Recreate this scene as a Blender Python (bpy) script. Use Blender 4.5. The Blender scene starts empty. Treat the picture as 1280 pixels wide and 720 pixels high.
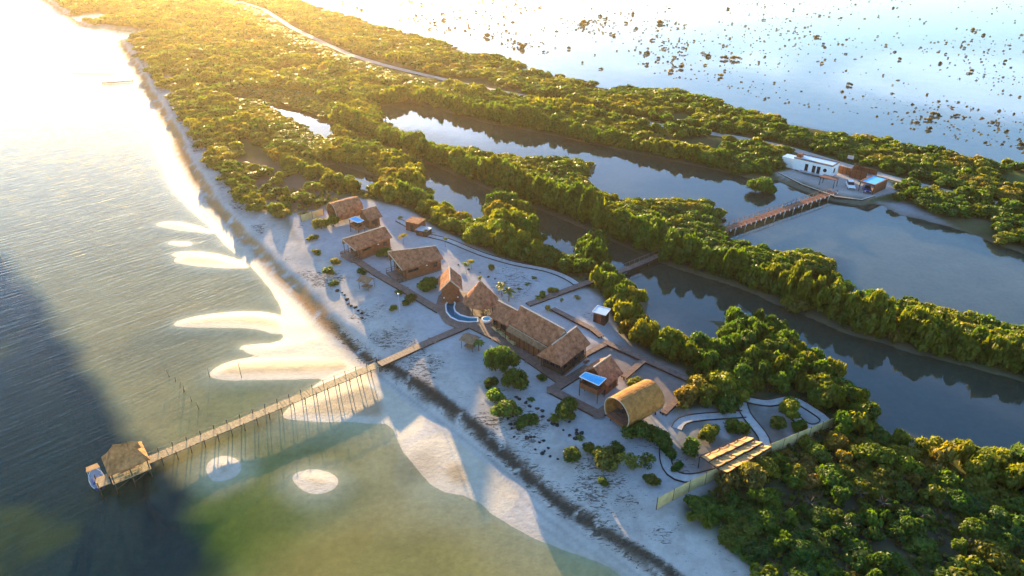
import bpy, bmesh, math, random
import numpy as np
from mathutils import Vector, Matrix
random.seed(7); RNG = np.random.default_rng(7)
SC = bpy.context.scene; COL = SC.collection
R = math.radians
PITCH = R(29); FOC = 855.0; CAM_H = 70.0
SUN_EL, SUN_AZ = 7.0, -19.0          # degrees; azimuth measured from +Y, negative to the left

# ------------------------------------------------------------------ surveying
def P(px, py, z=0.0):
    """ground position (world x, y) of a surveyed point of the place at height z"""
    u = (px-640)/FOC; v = (py-360)/FOC
    dy = math.cos(PITCH)-v*math.sin(PITCH); dz = -math.sin(PITCH)-v*math.cos(PITCH)
    t = (z-CAM_H)/dz
    return (u*t, dy*t)
def PL(pts, z=0.0): return [P(p[0], p[1], p[2] if len(p) > 2 else z) for p in pts]
def P3(px, py, z): x, y = P(px, py, z); return Vector((x, y, z))
def project(x, y, z):
    d = y*math.cos(PITCH)-(z-CAM_H)*math.sin(PITCH)
    d = np.maximum(d, 1e-3)
    dn = -y*math.sin(PITCH)-(z-CAM_H)*math.cos(PITCH)
    return 640+FOC*x/d, 360+FOC*dn/d, d

# ------------------------------------------------------------------ numpy geometry
def pip(poly, X, Y):
    poly = np.asarray(poly, float); ins = np.zeros(X.shape, bool)
    n = len(poly); j = n-1
    for i in range(n):
        xi, yi = poly[i]; xj, yj = poly[j]
        c = ((yi > Y) != (yj > Y))
        if yj != yi: ins ^= c & (X < (xj-xi)*(Y-yi)/(yj-yi)+xi)
        j = i
    return ins
def dist(line, X, Y, closed=False, lim=None):
    line = np.asarray(line, float); n = len(line)
    D = np.full(X.shape, 1e9)
    for i in range(n if closed else n-1):
        a = line[i]; b = line[(i+1) % n]; ab = b-a; L = ab@ab
        if L < 1e-9: continue
        t = np.clip(((X-a[0])*ab[0]+(Y-a[1])*ab[1])/L, 0, 1)
        np.minimum(D, np.hypot(X-a[0]-t*ab[0], Y-a[1]-t*ab[1]), out=D)
    return D
def sdist(poly, X, Y):
    """positive inside"""
    d = dist(poly, X, Y, True); return np.where(pip(poly, X, Y), d, -d)
def side(line, X, Y):
    """signed distance to an open line, positive on its right-hand side (walking along it)"""
    line = np.asarray(line, float); D = np.full(X.shape, 1e9); S = np.ones(X.shape)
    for i in range(len(line)-1):
        a = line[i]; b = line[i+1]; ab = b-a; L = ab@ab
        t = np.clip(((X-a[0])*ab[0]+(Y-a[1])*ab[1])/L, 0, 1)
        d = np.hypot(X-a[0]-t*ab[0], Y-a[1]-t*ab[1])
        s = (X-a[0])*ab[1]-(Y-a[1])*ab[0]
        m = d < D-1e-6
        S = np.where(m, np.sign(s), S); D = np.where(m, d, D)
    return D*S
def sstep(a, b, x):
    t = np.clip((x-a)/(b-a), 0, 1); return t*t*(3-2*t)
def _h(i, j, s): 
    v = np.sin(i*127.1+j*311.7+s*74.7)*43758.5453; return v-np.floor(v)
def vnoise(X, Y, s=0):
    i = np.floor(X); j = np.floor(Y); f = X-i; g = Y-j
    f = f*f*(3-2*f); g = g*g*(3-2*g)
    return (_h(i, j, s)*(1-f)+_h(i+1, j, s)*f)*(1-g)+(_h(i, j+1, s)*(1-f)+_h(i+1, j+1, s)*f)*g
def fbm(X, Y, sc, o=4, s=0):
    r = 0; a = .5; t = 0
    for k in range(o):
        r = r+a*vnoise(X/sc+k*17.3, Y/sc-k*9.1, s+k); t += a; a *= .5; sc *= .5
    return r/t

# ------------------------------------------------------------------ survey lines
WATERLINE = [(-1400, 2130), P(-60, -50), P(30, 0), P(62, 28), P(66, 36), P(110, 33), P(150, 36), P(184, 41), P(190, 46), P(160, 49),
    P(140, 52), P(112, 47), P(104, 52), P(140, 66), P(152, 73), P(160, 82), P(164, 92), P(166, 106), P(168, 120), P(176, 140), P(188, 166), P(196, 192), P(203, 214), P(213, 238),
    P(232, 258), P(262, 285), P(285, 310), P(322, 340), P(345, 372), P(352, 394), P(350, 412), P(358, 424), P(330, 432), P(300, 437), P(318, 444), P(350, 445), P(395, 452), P(420, 462),
    P(405, 474), P(372, 500), P(352, 519), P(400, 523), P(440, 524), P(468, 528), P(490, 530), P(502, 560), P(520, 585), P(545, 612), P(592, 622), P(622, 650),
    P(690, 682), P(735, 696), P(770, 712), P(800, 745), (30, 20), (60, -60)]
_wl = WATERLINE
for _ in range(1): _wl = [_wl[0]]+[q for a, b in zip(_wl[:-1], _wl[1:]) for q in ((a[0]*.75+b[0]*.25, a[1]*.75+b[1]*.25), (a[0]*.25+b[0]*.75, a[1]*.25+b[1]*.75))]+[_wl[-1]]
SEA = _wl + [(-2400, -60), (-2400, 2130)]
SCARP = [(-1400, 2150), P(-30, -50), P(60, 2), P(100, 30), (-247, 452), P(178, 92), P(192, 118), P(207, 140), P(224, 168), P(236, 196), P(252, 222), P(276, 258), P(316, 300),
    P(350, 336), P(385, 368), P(412, 396), P(445, 428), P(470, 450), P(490, 468), P(530, 497), P(590, 540), P(640, 580), P(700, 630), P(765, 675), P(835, 725), P(900, 790), (60, 20)]
WRACK = [P(150, 70), P(170, 100), P(185, 122), P(205, 150), P(220, 180), P(232, 212), P(255, 245), P(300, 292), P(340, 338), P(375, 372), P(405, 402), P(438, 432), P(465, 454), P(482, 460),
    P(505, 478), P(550, 508), P(600, 546), P(650, 588), P(700, 632), P(760, 672), P(830, 722), P(900, 780)]
CANAL = [P(326, 126), P(345, 128), P(380, 138), P(412, 152), P(450, 168), P(500, 190), P(540, 207), P(590, 228), P(640, 248), P(690, 268), P(740, 290), P(800, 316),
    P(840, 333), P(943, 367), P(1060, 419), P(1280, 477), P(1500, 540), P(1800, 620),
    P(1700, 700, 4), P(1280, 551, 4), P(1150, 526, 4), P(1112, 519, 4), P(1106, 500, 4), P(1094, 473, 4), P(1050, 444, 4), P(1004, 429, 4), P(986, 396, 4), P(936, 381, 4), P(885, 377, 4), P(845, 371, 4), P(815, 360, 4), P(772, 338, 4), P(756, 308, 1), P(736, 298, 1), P(716, 312, 4), P(680, 296, 4), P(668, 276, 1), P(645, 259, 0), P(622, 250, 0), P(608, 256, 2),
    P(598, 266, 4.5), P(560, 247, 4.5), P(532, 228, 4), P(524, 210, 0), P(500, 199, 0), P(470, 184, 0), P(445, 174, 0), P(422, 163, 0), P(408, 171, 2), P(370, 151, 1), P(340, 136, 1)]
SIDEPOND = [P(806, 380, 0), P(830, 376), P(868, 392), P(895, 408), P(905, 420, 2), P(870, 428, 2), P(830, 418, 2), P(806, 402, 2)]
SIDEPOND2 = [P(395, 208), P(420, 206), P(452, 214), P(480, 224), P(470, 232, 2), P(430, 224, 2)]
LAGOON_IN = [P(470, 134), P(515, 128), P(550, 137), P(600, 152), P(680, 167), P(760, 184), P(830, 199), P(900, 214), P(935, 222), P(975, 226), P(1003, 233), P(1043, 247), P(1075, 252),
    P(1104, 257), P(1126, 268), P(1170, 278), P(1206, 290), P(1240, 303), P(1290, 320), P(1420, 350), P(1650, 400), P(1700, 520, 4), P(1400, 430, 4), P(1280, 394, 4), P(1200, 376, 4), P(1120, 360, 4), P(1070, 345, 4), P(1046, 328, 4), P(1044, 308, 3),
    P(1000, 300, 4), P(940, 297, 4), P(905, 291, 2), P(897, 275, 2), P(905, 256, 3), P(880, 240, 4), P(830, 240, 4), P(780, 238, 4), P(745, 226, 4), P(733, 216, 3), P(746, 198, 2),
    P(735, 190, 5), P(700, 184, 5), P(640, 184, 5), P(600, 175, 5), P(540, 170, 5), P(505, 163, 4), P(480, 148, 2)]
LAGOON = [(-1500, 2300), (-300, 830), P(380, 0, 4), P(470, 27, 4), P(560, 50, 4), P(640, 70, 4), P(700, 87, 4), P(760, 100, 4), P(850, 106, 4), P(880, 114, 4), P(960, 137, 4), P(1060, 154, 4), P(1130, 170, 4), P(1200, 185, 4),
    P(1280, 200, 3), P(1400, 224, 3), (330, 130), (600, -60), (2400, -100), (2400, 2300)]
POND_A = [P(88, 20), P(118, 14), P(146, 17), P(148, 22), P(118, 27), P(95, 26)]
PONDS = [CANAL, SIDEPOND, SIDEPOND2, LAGOON_IN, LAGOON, POND_A, [P(240, 80), P(252, 79), P(253, 86), P(244, 87)],
         [P(302, 52), P(320, 50), P(322, 53), P(305, 56)], [P(332, 55), P(346, 57), P(344, 61), P(335, 59)]]
ISLET = P(952, 226, 0)
BARS = [[(208, 407), (250, 395), (300, 388), (345, 391), (362, 404), (352, 419), (320, 409), (262, 409)],
        [(258, 467), (285, 452), (330, 446), (400, 443), (455, 445), (450, 466), (400, 472), (330, 474), (275, 475)],
        [(288, 436), (330, 430), (400, 432), (450, 446), (380, 440)],
        [(213, 326), (245, 315), (290, 321), (318, 335), (280, 335), (240, 332)], [(188, 281), (215, 276), (250, 283), (275, 293), (240, 290)],
        [(210, 302), (240, 303), (236, 308), (214, 306)], [(211, 318), (235, 314), (264, 318), (240, 323)],
        [(346, 521), (380, 506), (430, 486), (478, 458), (492, 520), (470, 529), (440, 525), (400, 526)],
        [(258, 584), (266, 574), (284, 571), (298, 577), (300, 588), (290, 598), (272, 602), (261, 596)],
        [(364, 596), (376, 589), (396, 588), (414, 592), (423, 601), (415, 611), (396, 616), (378, 611)],
        [(540, 590), (560, 570), (590, 575), (600, 600), (592, 618), (555, 612)], [(75, 92), (110, 89), (150, 91), (150, 95), (110, 95)],
        [(235, 262), (280, 268), (265, 285)]]
def chaikin(p, n, closed=True):
    for _ in range(n):
        q = []
        for i in range(len(p) if closed else len(p)-1):
            a, b = p[i], p[(i+1) % len(p)]; q += [(a[0]*.75+b[0]*.25, a[1]*.75+b[1]*.25), (a[0]*.25+b[0]*.75, a[1]*.25+b[1]*.75)]
        p = q if closed else [p[0]]+q+[p[-1]]
    return p
BARS = [chaikin(PL(b), 2) for b in BARS]
DEEP = PL([(-60, 290), (0, 318), (22, 345), (45, 372), (72, 400), (96, 440), (118, 480), (150, 520), (172, 552), (210, 590), (245, 606), (240, 640), (262, 672), (276, 705), (270, 760), (-200, 900), (-400, 500)])
RESORT = PL([(360, 268), (392, 262), (440, 246), (496, 258), (520, 268), (548, 288), (580, 300), (622, 322), (690, 336), (724, 352), (752, 370), (764, 396), (790, 430), (846, 462),
    (868, 484), (838, 505), (840, 520), (900, 508), (930, 512), (975, 498), (1000, 500), (1040, 530), (960, 570), (900, 604), (850, 632), (838, 660), (850, 745), (800, 740), (600, 560), (480, 470), (400, 370)], 1.5)
BROWN = PL([(296, 200), (340, 205), (400, 222), (424, 240), (408, 262), (380, 268), (345, 264), (318, 242)], 1.5)
DRY = PL([(1030, 545), (1100, 560), (1180, 590), (1300, 640), (1400, 780), (880, 760), (870, 690), (900, 620), (960, 580)], 1.2)
SANDPATCH = [PL([(646, 84), (672, 82), (700, 90), (714, 97), (690, 97), (660, 91)], .8), PL([(562, 64), (575, 62), (594, 69), (584, 73), (570, 69)], .8)]
PLAZA = PL([(968, 216), (992, 212), (1040, 217), (1070, 212), (1112, 228), (1122, 240), (1092, 246), (1076, 251), (1044, 246), (1003, 232)], 1.0)
MUD = PL([(1096, 252), (1126, 256), (1160, 268), (1200, 286), (1180, 291), (1130, 274)], .3)
MEADOW = PL([(1120, 178), (1180, 192), (1250, 215), (1300, 235), (1300, 222), (1230, 205), (1180, 190), (1120, 172)], .8)
ROAD = PL([(300, 2), (330, 12), (365, 35), (400, 52), (440, 70), (480, 82), (520, 92), (560, 101), (610, 112), (661, 122), (720, 134), (775, 148), (850, 162), (920, 172), (955, 178), (1000, 190), (1070, 212),
    (1110, 222), (1160, 236), (1210, 247), (1290, 266), (1400, 292)], .9)
SANDPATHS = [PL(p, 1.5) for p in [
    [(498, 276), (530, 294), (560, 301), (600, 318), (640, 330), (690, 338), (714, 349), (724, 357)],
    [(846, 537), (844, 528), (869, 523), (900, 521), (930, 519)], [(926, 499), (930, 518), (950, 541), (961, 556), (957, 565), (936, 572)],
    [(926, 499), (961, 507), (990, 497), (1033, 524), (1038, 529), (1017, 540), (1005, 535), (990, 519)],
    [(831, 554), (831, 580), (842, 599), (867, 601), (894, 593), (920, 585)]]]

POOL_PX = [(557, 381), (560, 376.5), (567, 376.5), (569, 379), (567.5, 384), (569, 389), (575, 393.5), (585, 396.5), (597, 397), (597.5, 402), (585, 402.5), (573, 401), (563.5, 396.5), (558, 390)]
POOL = PL(POOL_PX, 1.95)
def ponds_d(X, Y):
    """distance outside any inland water (negative inside)"""
    d = np.full(X.shape, 1e9)
    for p in PONDS: d = np.minimum(d, -sdist(p, X, Y))
    di = np.hypot(X-ISLET[0], Y-ISLET[1])
    return np.where(d < 0, np.maximum(d, 2.6-di), d)

def terrain(X, Y, fine=True):
    w1 = (fbm(X, Y, 9, 3, 3)-.5)*3.2
    ds = -sdist(SEA, X, Y)                       # >0 on land
    dsc = -side(SCARP, X, Y)                     # >0 landward
    dp = ponds_d(X, Y)
    bar = np.full(X.shape, -1e9)
    for b in BARS: bar = np.maximum(bar, sdist(b, X, Y))
    deep = sdist(DEEP, X, Y)
    near = np.clip(60/np.maximum(Y, 1), .35, 1)
    wd = ds+w1*.3; land = np.clip(.035*np.maximum(wd, 0), 0, .55)
    scarp = sstep(-1.8, 1.6, dsc+w1*.3)
    dune = .95*scarp+.35*sstep(2, 12, dsc)+(fbm(X, Y, 14, 3, 5)-.5)*.5*scarp
    mang = sstep(20, 60, dsc)
    land = land+dune*(1-.55*mang); land = np.where(dsc > 3, np.minimum(land, 1.62+.1*(w1/3.2)), land)
    wet = -.028*np.minimum(np.maximum(-wd, 0), 3)-.010*np.maximum(-wd-3, 0)
    wet = np.maximum(wet, -.62)-.9*sstep(-3, 6, deep+w1)
    h = np.where(ds+w1*.3 > 0, land, wet)
    h = np.where((ds <= 6) & (bar > -8), np.maximum(h, np.clip(.01+(bar+w1*.28)*.035, -.5, .12)), h)
    dpw = dp+w1*.5
    h = np.where(dp < 60, np.where(dpw > 0, np.minimum(h, .05+dpw*.16), np.maximum(-.7, dpw*.12-.05)), h)
    h = h+.05*(fbm(X, Y, 2.2, 2, 11)-.5)*(h > .1)
    pl = sdist(PLAZA, X, Y)
    h = h+(1.0-h)*sstep(-1.5, .5, pl)
    pq_ = sdist(POOL, X, Y); h = np.where(pq_ > -.9, np.minimum(h, .3), h)                 # pit of the swimming pool, under the deck
    return h, dict(ds=ds, dsc=dsc, dp=dp, bar=bar, deep=deep, w1=w1)

# ------------------------------------------------------------------ materials
def mat(name, color=(.5, .5, .5), rough=.8, spec=.3, noise=None, bump=None, stretch=None, metallic=0):
    """principled with colour mottling (noise=(scale, amount)) and bump=(scale, strength, distance)"""
    m = bpy.data.materials.new(name); m.use_nodes = True
    N = m.node_tree.nodes; L = m.node_tree.links
    b = N['Principled BSDF']; b.inputs['Roughness'].default_value = rough; b.inputs['Specular IOR Level'].default_value = spec; b.inputs['Metallic'].default_value = metallic
    b.inputs['Base Color'].default_value = (*color, 1)
    tc = N.new('ShaderNodeTexCoord'); src = tc.outputs['Object']
    if stretch:
        mp = N.new('ShaderNodeMapping'); mp.inputs['Scale'].default_value = stretch; L.new(src, mp.inputs[0]); src = mp.outputs[0]
    if noise:
        n = N.new('ShaderNodeTexNoise'); n.inputs['Scale'].default_value = noise[0]; n.inputs['Detail'].default_value = 6; n.inputs['Roughness'].default_value = .65
        L.new(src, n.inputs['Vector'])
        r = N.new('ShaderNodeMapRange'); r.inputs[1].default_value = .3; r.inputs[2].default_value = .7; r.inputs[3].default_value = 1-noise[1]; r.inputs[4].default_value = 1+noise[1]
        L.new(n.outputs[0], r.inputs[0])
        x = N.new('ShaderNodeVectorMath'); x.operation = 'SCALE'; x.inputs[0].default_value = color; L.new(r.outputs[0], x.inputs['Scale']); L.new(x.outputs[0], b.inputs['Base Color'])
    if bump:
        n2 = N.new('ShaderNodeTexNoise'); n2.inputs['Scale'].default_value = bump[0]; n2.inputs['Detail'].default_value = 5
        L.new(src, n2.inputs['Vector'])
        bp = N.new('ShaderNodeBump'); bp.inputs['Strength'].default_value = bump[1]; bp.inputs['Distance'].default_value = bump[2]
        L.new(n2.outputs[0], bp.inputs['Height']); L.new(bp.outputs[0], b.inputs['Normal'])
    return m
M = {}
M['thatch'] = mat('thatch', (.33, .135, .068), .95, .1, (1.3, .6), (5, .9, .12))
M['thatch_gold'] = mat('thatch_gold', (.37, .165, .045), .9, .15, (1.4, .4), (5, .9, .12))
M['thatch_grey'] = mat('thatch_grey', (.27, .155, .085), .95, .1, (1.5, .4), (5, .9, .12))
M['hut_thatch'] = mat('orange_thatch', (.46, .21, .075), .9, .15, (1.2, .5), (5, .9, .12))
M['ridge'] = mat('ridge_cap', (.46, .36, .26), .85, .2, (4, .3))
M['wood'] = mat('red_brown_wood', (.22, .075, .03), .65, .3, (1.6, .35), (9, .4, .03))
M['dark'] = mat('dark_wood', (.055, .034, .024), .7, .25, (2, .4))
M['deck'] = mat('deck_boards', (.20, .125, .09), .7, .25, (1.8, .35), (8, .3, .02))
M['pier'] = mat('pier_boards', (.46, .31, .15), .75, .25, (2.5, .35), (8, .4, .03))
M['pile'] = mat('weathered_pile', (.11, .08, .055), .85, .2, (3, .4))
M['white'] = mat('white_paint', (.78, .78, .76), .6, .3, (1.2, .08))
M['plaster'] = mat('sand_plaster', (.55, .47, .36), .85, .2, (2, .15))
M['blue'] = mat('blue_canvas', (.10, .50, .80), .5, .4, (3, .15))
M['roof_skytint'] = mat('sky_tinted_roof', (.42, .55, .66), .35, .5, (.8, .15))  # flat roofs: the blue reflection of the sky is put into their colour
M['navy'] = mat('navy_paint', (.02, .05, .19), .4, .5, (2, .2))
M['black'] = mat('black_glass', (.012, .014, .02), .12, .5)
M['yellow'] = mat('pale_yellow_board', (.56, .43, .19), .8, .2, (.9, .25))
M['canvas'] = mat('tan_canvas', (.55, .30, .11), .8, .2, (.7, .3))
M['grey'] = mat('grey_metal', (.35, .36, .38), .45, .5, (3, .15))
M['rock'] = mat('dark_rock', (.035, .032, .03), .9, .2, (3, .4), (4, .6, .08))
M['path'] = mat('pale_path', (.50, .47, .43), .9, .15, (1.5, .2), (6, .4, .03))
M['road'] = mat('dusty_road', (.40, .36, .31), .9, .2, (.35, .18), (3, .4, .04))
M['rubber'] = mat('rubber', (.02, .02, .02), .8, .2)
M['bark'] = mat('bark', (.11, .085, .06), .9, .15, (4, .4))
M['rope'] = mat('rope', (.35, .28, .18), .9, .1)

def leaf_material():
    m = bpy.data.materials.new('foliage'); m.use_nodes = True; N = m.node_tree.nodes; L = m.node_tree.links
    b = N['Principled BSDF']; out = N['Material Output']
    oi = N.new('ShaderNodeObjectInfo'); at = N.new('ShaderNodeAttribute'); at.attribute_name = 'tint'
    geo = N.new('ShaderNodeNewGeometry')
    n = N.new('ShaderNodeTexNoise'); n.inputs['Scale'].default_value = .22; n.inputs['Detail'].default_value = 3; L.new(geo.outputs['Position'], n.inputs['Vector'])
    n2 = N.new('ShaderNodeTexNoise'); n2.inputs['Scale'].default_value = 1.3; n2.inputs['Detail'].default_value = 2; L.new(geo.outputs['Position'], n2.inputs['Vector'])
    mx = N.new('ShaderNodeMix'); mx.data_type = 'RGBA'; mx.blend_type = 'MULTIPLY'; mx.inputs[0].default_value = 1
    L.new(oi.outputs['Color'], mx.inputs[6]); L.new(at.outputs['Color'], mx.inputs[7])
    rr = N.new('ShaderNodeMapRange'); rr.inputs[1].default_value = .3; rr.inputs[2].default_value = .7; rr.inputs[3].default_value = .62; rr.inputs[4].default_value = 1.4
    L.new(n2.outputs[0], rr.inputs[0])
    s = N.new('ShaderNodeVectorMath'); s.operation = 'SCALE'; L.new(mx.outputs[2], s.inputs[0]); L.new(rr.outputs[0], s.inputs['Scale'])
    hs = N.new('ShaderNodeHueSaturation'); hr = N.new('ShaderNodeMapRange'); hr.inputs[1].default_value = .3; hr.inputs[2].default_value = .7; hr.inputs[3].default_value = .49; hr.inputs[4].default_value = .525
    L.new(n.outputs[0], hr.inputs[0]); L.new(hr.outputs[0], hs.inputs['Hue']); L.new(s.outputs[0], hs.inputs['Color'])
    L.new(hs.outputs[0], b.inputs['Base Color']); b.inputs['Roughness'].default_value = .55; b.inputs['Specular IOR Level'].default_value = .25
    tr = N.new('ShaderNodeBsdfTranslucent')
    tm = N.new('ShaderNodeMix'); tm.data_type = 'RGBA'; tm.blend_type = 'MULTIPLY'; tm.inputs[0].default_value = 1; tm.inputs[7].default_value = (1.9, 1.95, .42, 1)
    L.new(hs.outputs[0], tm.inputs[6]); L.new(tm.outputs[2], tr.inputs['Color'])
    ms = N.new('ShaderNodeMixShader'); ms.inputs[0].default_value = .42
    L.new(b.outputs[0], ms.inputs[1]); L.new(tr.outputs[0], ms.inputs[2]); L.new(ms.outputs[0], out.inputs[0])
    return m
M['leaf'] = leaf_material()

def ground_material():
    # the 4th channel of the cover map is wetness: wet sand is smoother
    m = bpy.data.materials.new('ground_cover'); m.use_nodes = True; N = m.node_tree.nodes; L = m.node_tree.links
    b = N['Principled BSDF']; b.inputs['Roughness'].default_value = .9; b.inputs['Specular IOR Level'].default_value = .2
    at = N.new('ShaderNodeAttribute'); at.attribute_name = 'cover'
    geo = N.new('ShaderNodeNewGeometry')
    def nz(sc, det, lo, hi):
        n = N.new('ShaderNodeTexNoise'); n.inputs['Scale'].default_value = sc; n.inputs['Detail'].default_value = det; n.inputs['Roughness'].default_value = .7
        L.new(geo.outputs['Position'], n.inputs['Vector'])
        r = N.new('ShaderNodeMapRange'); r.inputs[1].default_value = .3; r.inputs[2].default_value = .7; r.inputs[3].default_value = lo; r.inputs[4].default_value = hi
        L.new(n.outputs[0], r.inputs[0]); return n, r
    n1, r1 = nz(1.1, 8, .87, 1.11); n2, r2 = nz(.12, 4, .86, 1.12)
    mu = N.new('ShaderNodeMath'); mu.operation = 'MULTIPLY'; L.new(r1.outputs[0], mu.inputs[0]); L.new(r2.outputs[0], mu.inputs[1])
    s = N.new('ShaderNodeVectorMath'); s.operation = 'SCALE'; L.new(at.outputs['Color'], s.inputs[0]); L.new(mu.outputs[0], s.inputs['Scale']); 
    # twigs, dry weed and leaf litter scattered where the litter map allows
    la = N.new('ShaderNodeAttribute'); la.attribute_name = 'litter'
    ln = N.new('ShaderNodeTexNoise'); ln.inputs['Scale'].default_value = 1.7; ln.inputs['Detail'].default_value = 9; ln.inputs['Roughness'].default_value = .72; ln.inputs['Distortion'].default_value = 1.2
    lm = N.new('ShaderNodeMapping'); lm.inputs['Rotation'].default_value = (0, 0, .9); lm.inputs['Scale'].default_value = (.55, 1.5, 1); L.new(geo.outputs['Position'], lm.inputs[0]); L.new(lm.outputs[0], ln.inputs['Vector'])
    th = N.new('ShaderNodeMath'); th.operation = 'MULTIPLY_ADD'; th.inputs[1].default_value = .30; th.inputs[2].default_value = -.735; L.new(la.outputs['Fac'], th.inputs[0])
    ad = N.new('ShaderNodeMath'); ad.operation = 'ADD'; L.new(ln.outputs[0], ad.inputs[0]); L.new(th.outputs[0], ad.inputs[1])
    sm = N.new('ShaderNodeMapRange'); sm.interpolation_type = 'SMOOTHSTEP'; sm.inputs[1].default_value = 0; sm.inputs[2].default_value = .05; sm.inputs[3].default_value = 0; sm.inputs[4].default_value = .85; L.new(ad.outputs[0], sm.inputs[0])
    lx = N.new('ShaderNodeMix'); lx.data_type = 'RGBA'; L.new(sm.outputs[0], lx.inputs[0]); L.new(s.outputs[0], lx.inputs[6]); lx.inputs[7].default_value = (.055, .043, .03, 1); L.new(lx.outputs[2], b.inputs['Base Color'])
    wr = N.new('ShaderNodeMapRange'); wr.inputs[3].default_value = .9; wr.inputs[4].default_value = .62; L.new(at.outputs['Alpha'], wr.inputs[0]); L.new(wr.outputs[0], b.inputs['Roughness'])
    ws = N.new('ShaderNodeMapRange'); ws.inputs[3].default_value = .0; ws.inputs[4].default_value = .25; L.new(at.outputs['Alpha'], ws.inputs[0]); L.new(ws.outputs[0], b.inputs['Specular IOR Level'])
    n3, _ = nz(1.6, 7, 0, 1)
    bp = N.new('ShaderNodeBump'); bp.inputs['Strength'].default_value = .55; bp.inputs['Distance'].default_value = .08; L.new(n3.outputs[0], bp.inputs['Height']); L.new(bp.outputs[0], b.inputs['Normal'])
    return m
M['ground'] = ground_material()

def water_material(name, rough, waves, tint, ior=1.36, calm=None):
    """fresnel mix of mirror and clear water over the modelled bed; waves = list of (angle, along, across, strength distance)"""
    m = bpy.data.materials.new(name); m.use_nodes = True; N = m.node_tree.nodes; L = m.node_tree.links
    N.remove(N['Principled BSDF']); out = N['Material Output']
    geo = N.new('ShaderNodeNewGeometry'); prev = None
    for ang, along, across, d, det in waves:
        mp = N.new('ShaderNodeMapping'); mp.vector_type = 'TEXTURE'; mp.inputs['Rotation'].default_value = (0, 0, ang); mp.inputs['Scale'].default_value = (along, across, 1)
        L.new(geo.outputs['Position'], mp.inputs[0])
        n = N.new('ShaderNodeTexNoise'); n.inputs['Scale'].default_value = 1; n.inputs['Detail'].default_value = det; L.new(mp.outputs[0], n.inputs['Vector'])
        bp = N.new('ShaderNodeBump'); bp.inputs['Strength'].default_value = 1; bp.inputs['Distance'].default_value = d
        if calm:   # the wind ripples die down toward the sheltered shore
            (ax, ay), (bx, by), lo = calm; l2 = (bx-ax)**2+(by-ay)**2
            dt = N.new('ShaderNodeVectorMath'); dt.operation = 'DOT_PRODUCT'; dt.inputs[1].default_value = ((bx-ax)/l2, (by-ay)/l2, 0); L.new(geo.outputs['Position'], dt.inputs[0])
            k0 = (ax*(bx-ax)+ay*(by-ay))/l2
            cr = N.new('ShaderNodeMapRange'); cr.interpolation_type = 'SMOOTHSTEP'; cr.inputs[1].default_value = k0; cr.inputs[2].default_value = k0+1; cr.inputs[3].default_value = 1; cr.inputs[4].default_value = lo
            L.new(dt.outputs['Value'], cr.inputs[0]); L.new(cr.outputs[0], bp.inputs['Strength'])
        if True: pass
        L.new(n.outputs[0], bp.inputs['Height'])
        if prev: L.new(prev.outputs[0], bp.inputs['Normal'])
        prev = bp
    # Schlick reflectance, the same from above and from below (the sheet does not bend light, so the bed gets its sun)
    dn = N.new('ShaderNodeVectorMath'); dn.operation = 'DOT_PRODUCT'; L.new(geo.outputs['Incoming'], dn.inputs[0]); L.new(prev.outputs[0], dn.inputs[1])
    ab = N.new('ShaderNodeMath'); ab.operation = 'ABSOLUTE'; L.new(dn.outputs['Value'], ab.inputs[0])
    om = N.new('ShaderNodeMath'); om.operation = 'SUBTRACT'; om.use_clamp = True; om.inputs[0].default_value = 1; L.new(ab.outputs[0], om.inputs[1])
    p5 = N.new('ShaderNodeMath'); p5.operation = 'POWER'; p5.inputs[1].default_value = 5; L.new(om.outputs[0], p5.inputs[0])
    r0 = ((ior-1)/(ior+1))**2
    fr = N.new('ShaderNodeMath'); fr.operation = 'MULTIPLY_ADD'; fr.inputs[1].default_value = 1-r0; fr.inputs[2].default_value = r0; L.new(p5.outputs[0], fr.inputs[0])
    gl = N.new('ShaderNodeBsdfGlossy'); gl.inputs['Roughness'].default_value = rough
    tr = N.new('ShaderNodeBsdfTransparent'); tr.inputs['Color'].default_value = (*tint, 1)
    L.new(prev.outputs[0], gl.inputs['Normal'])
    mx = N.new('ShaderNodeMixShader'); L.new(fr.outputs[0], mx.inputs[0]); L.new(tr.outputs[0], mx.inputs[1]); L.new(gl.outputs[0], mx.inputs[2]); L.new(mx.outputs[0], out.inputs[0])
    return m
_a = P(40, 530); _b = P(150, 485); WAVE = math.atan2(_b[1]-_a[1], _b[0]-_a[0])
M['sea'] = water_material('sea_water', .04, [(WAVE, 7, .8, .125, 2), (WAVE+.3, 12, 3, .04, 3), (WAVE-.2, 2.2, .3, .012, 2)], (.90, .92, .78), 1.22, (P(60, 560), P(280, 590), .14))
M['still'] = water_material('still_water', .012, [(.3, 2.2, 1.2, .006, 3), (1.2, 14, 5, .02, 2)], (.62, .68, .66), 1.8)
M['pool'] = water_material('pool_water', .03, [(.3, .8, .5, .004, 2)], (.5, .88, .97), 1.3)
M['pooltile'] = mat('pool_tile', (.06, .42, .50), .3, .5, (3, .15))

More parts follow.
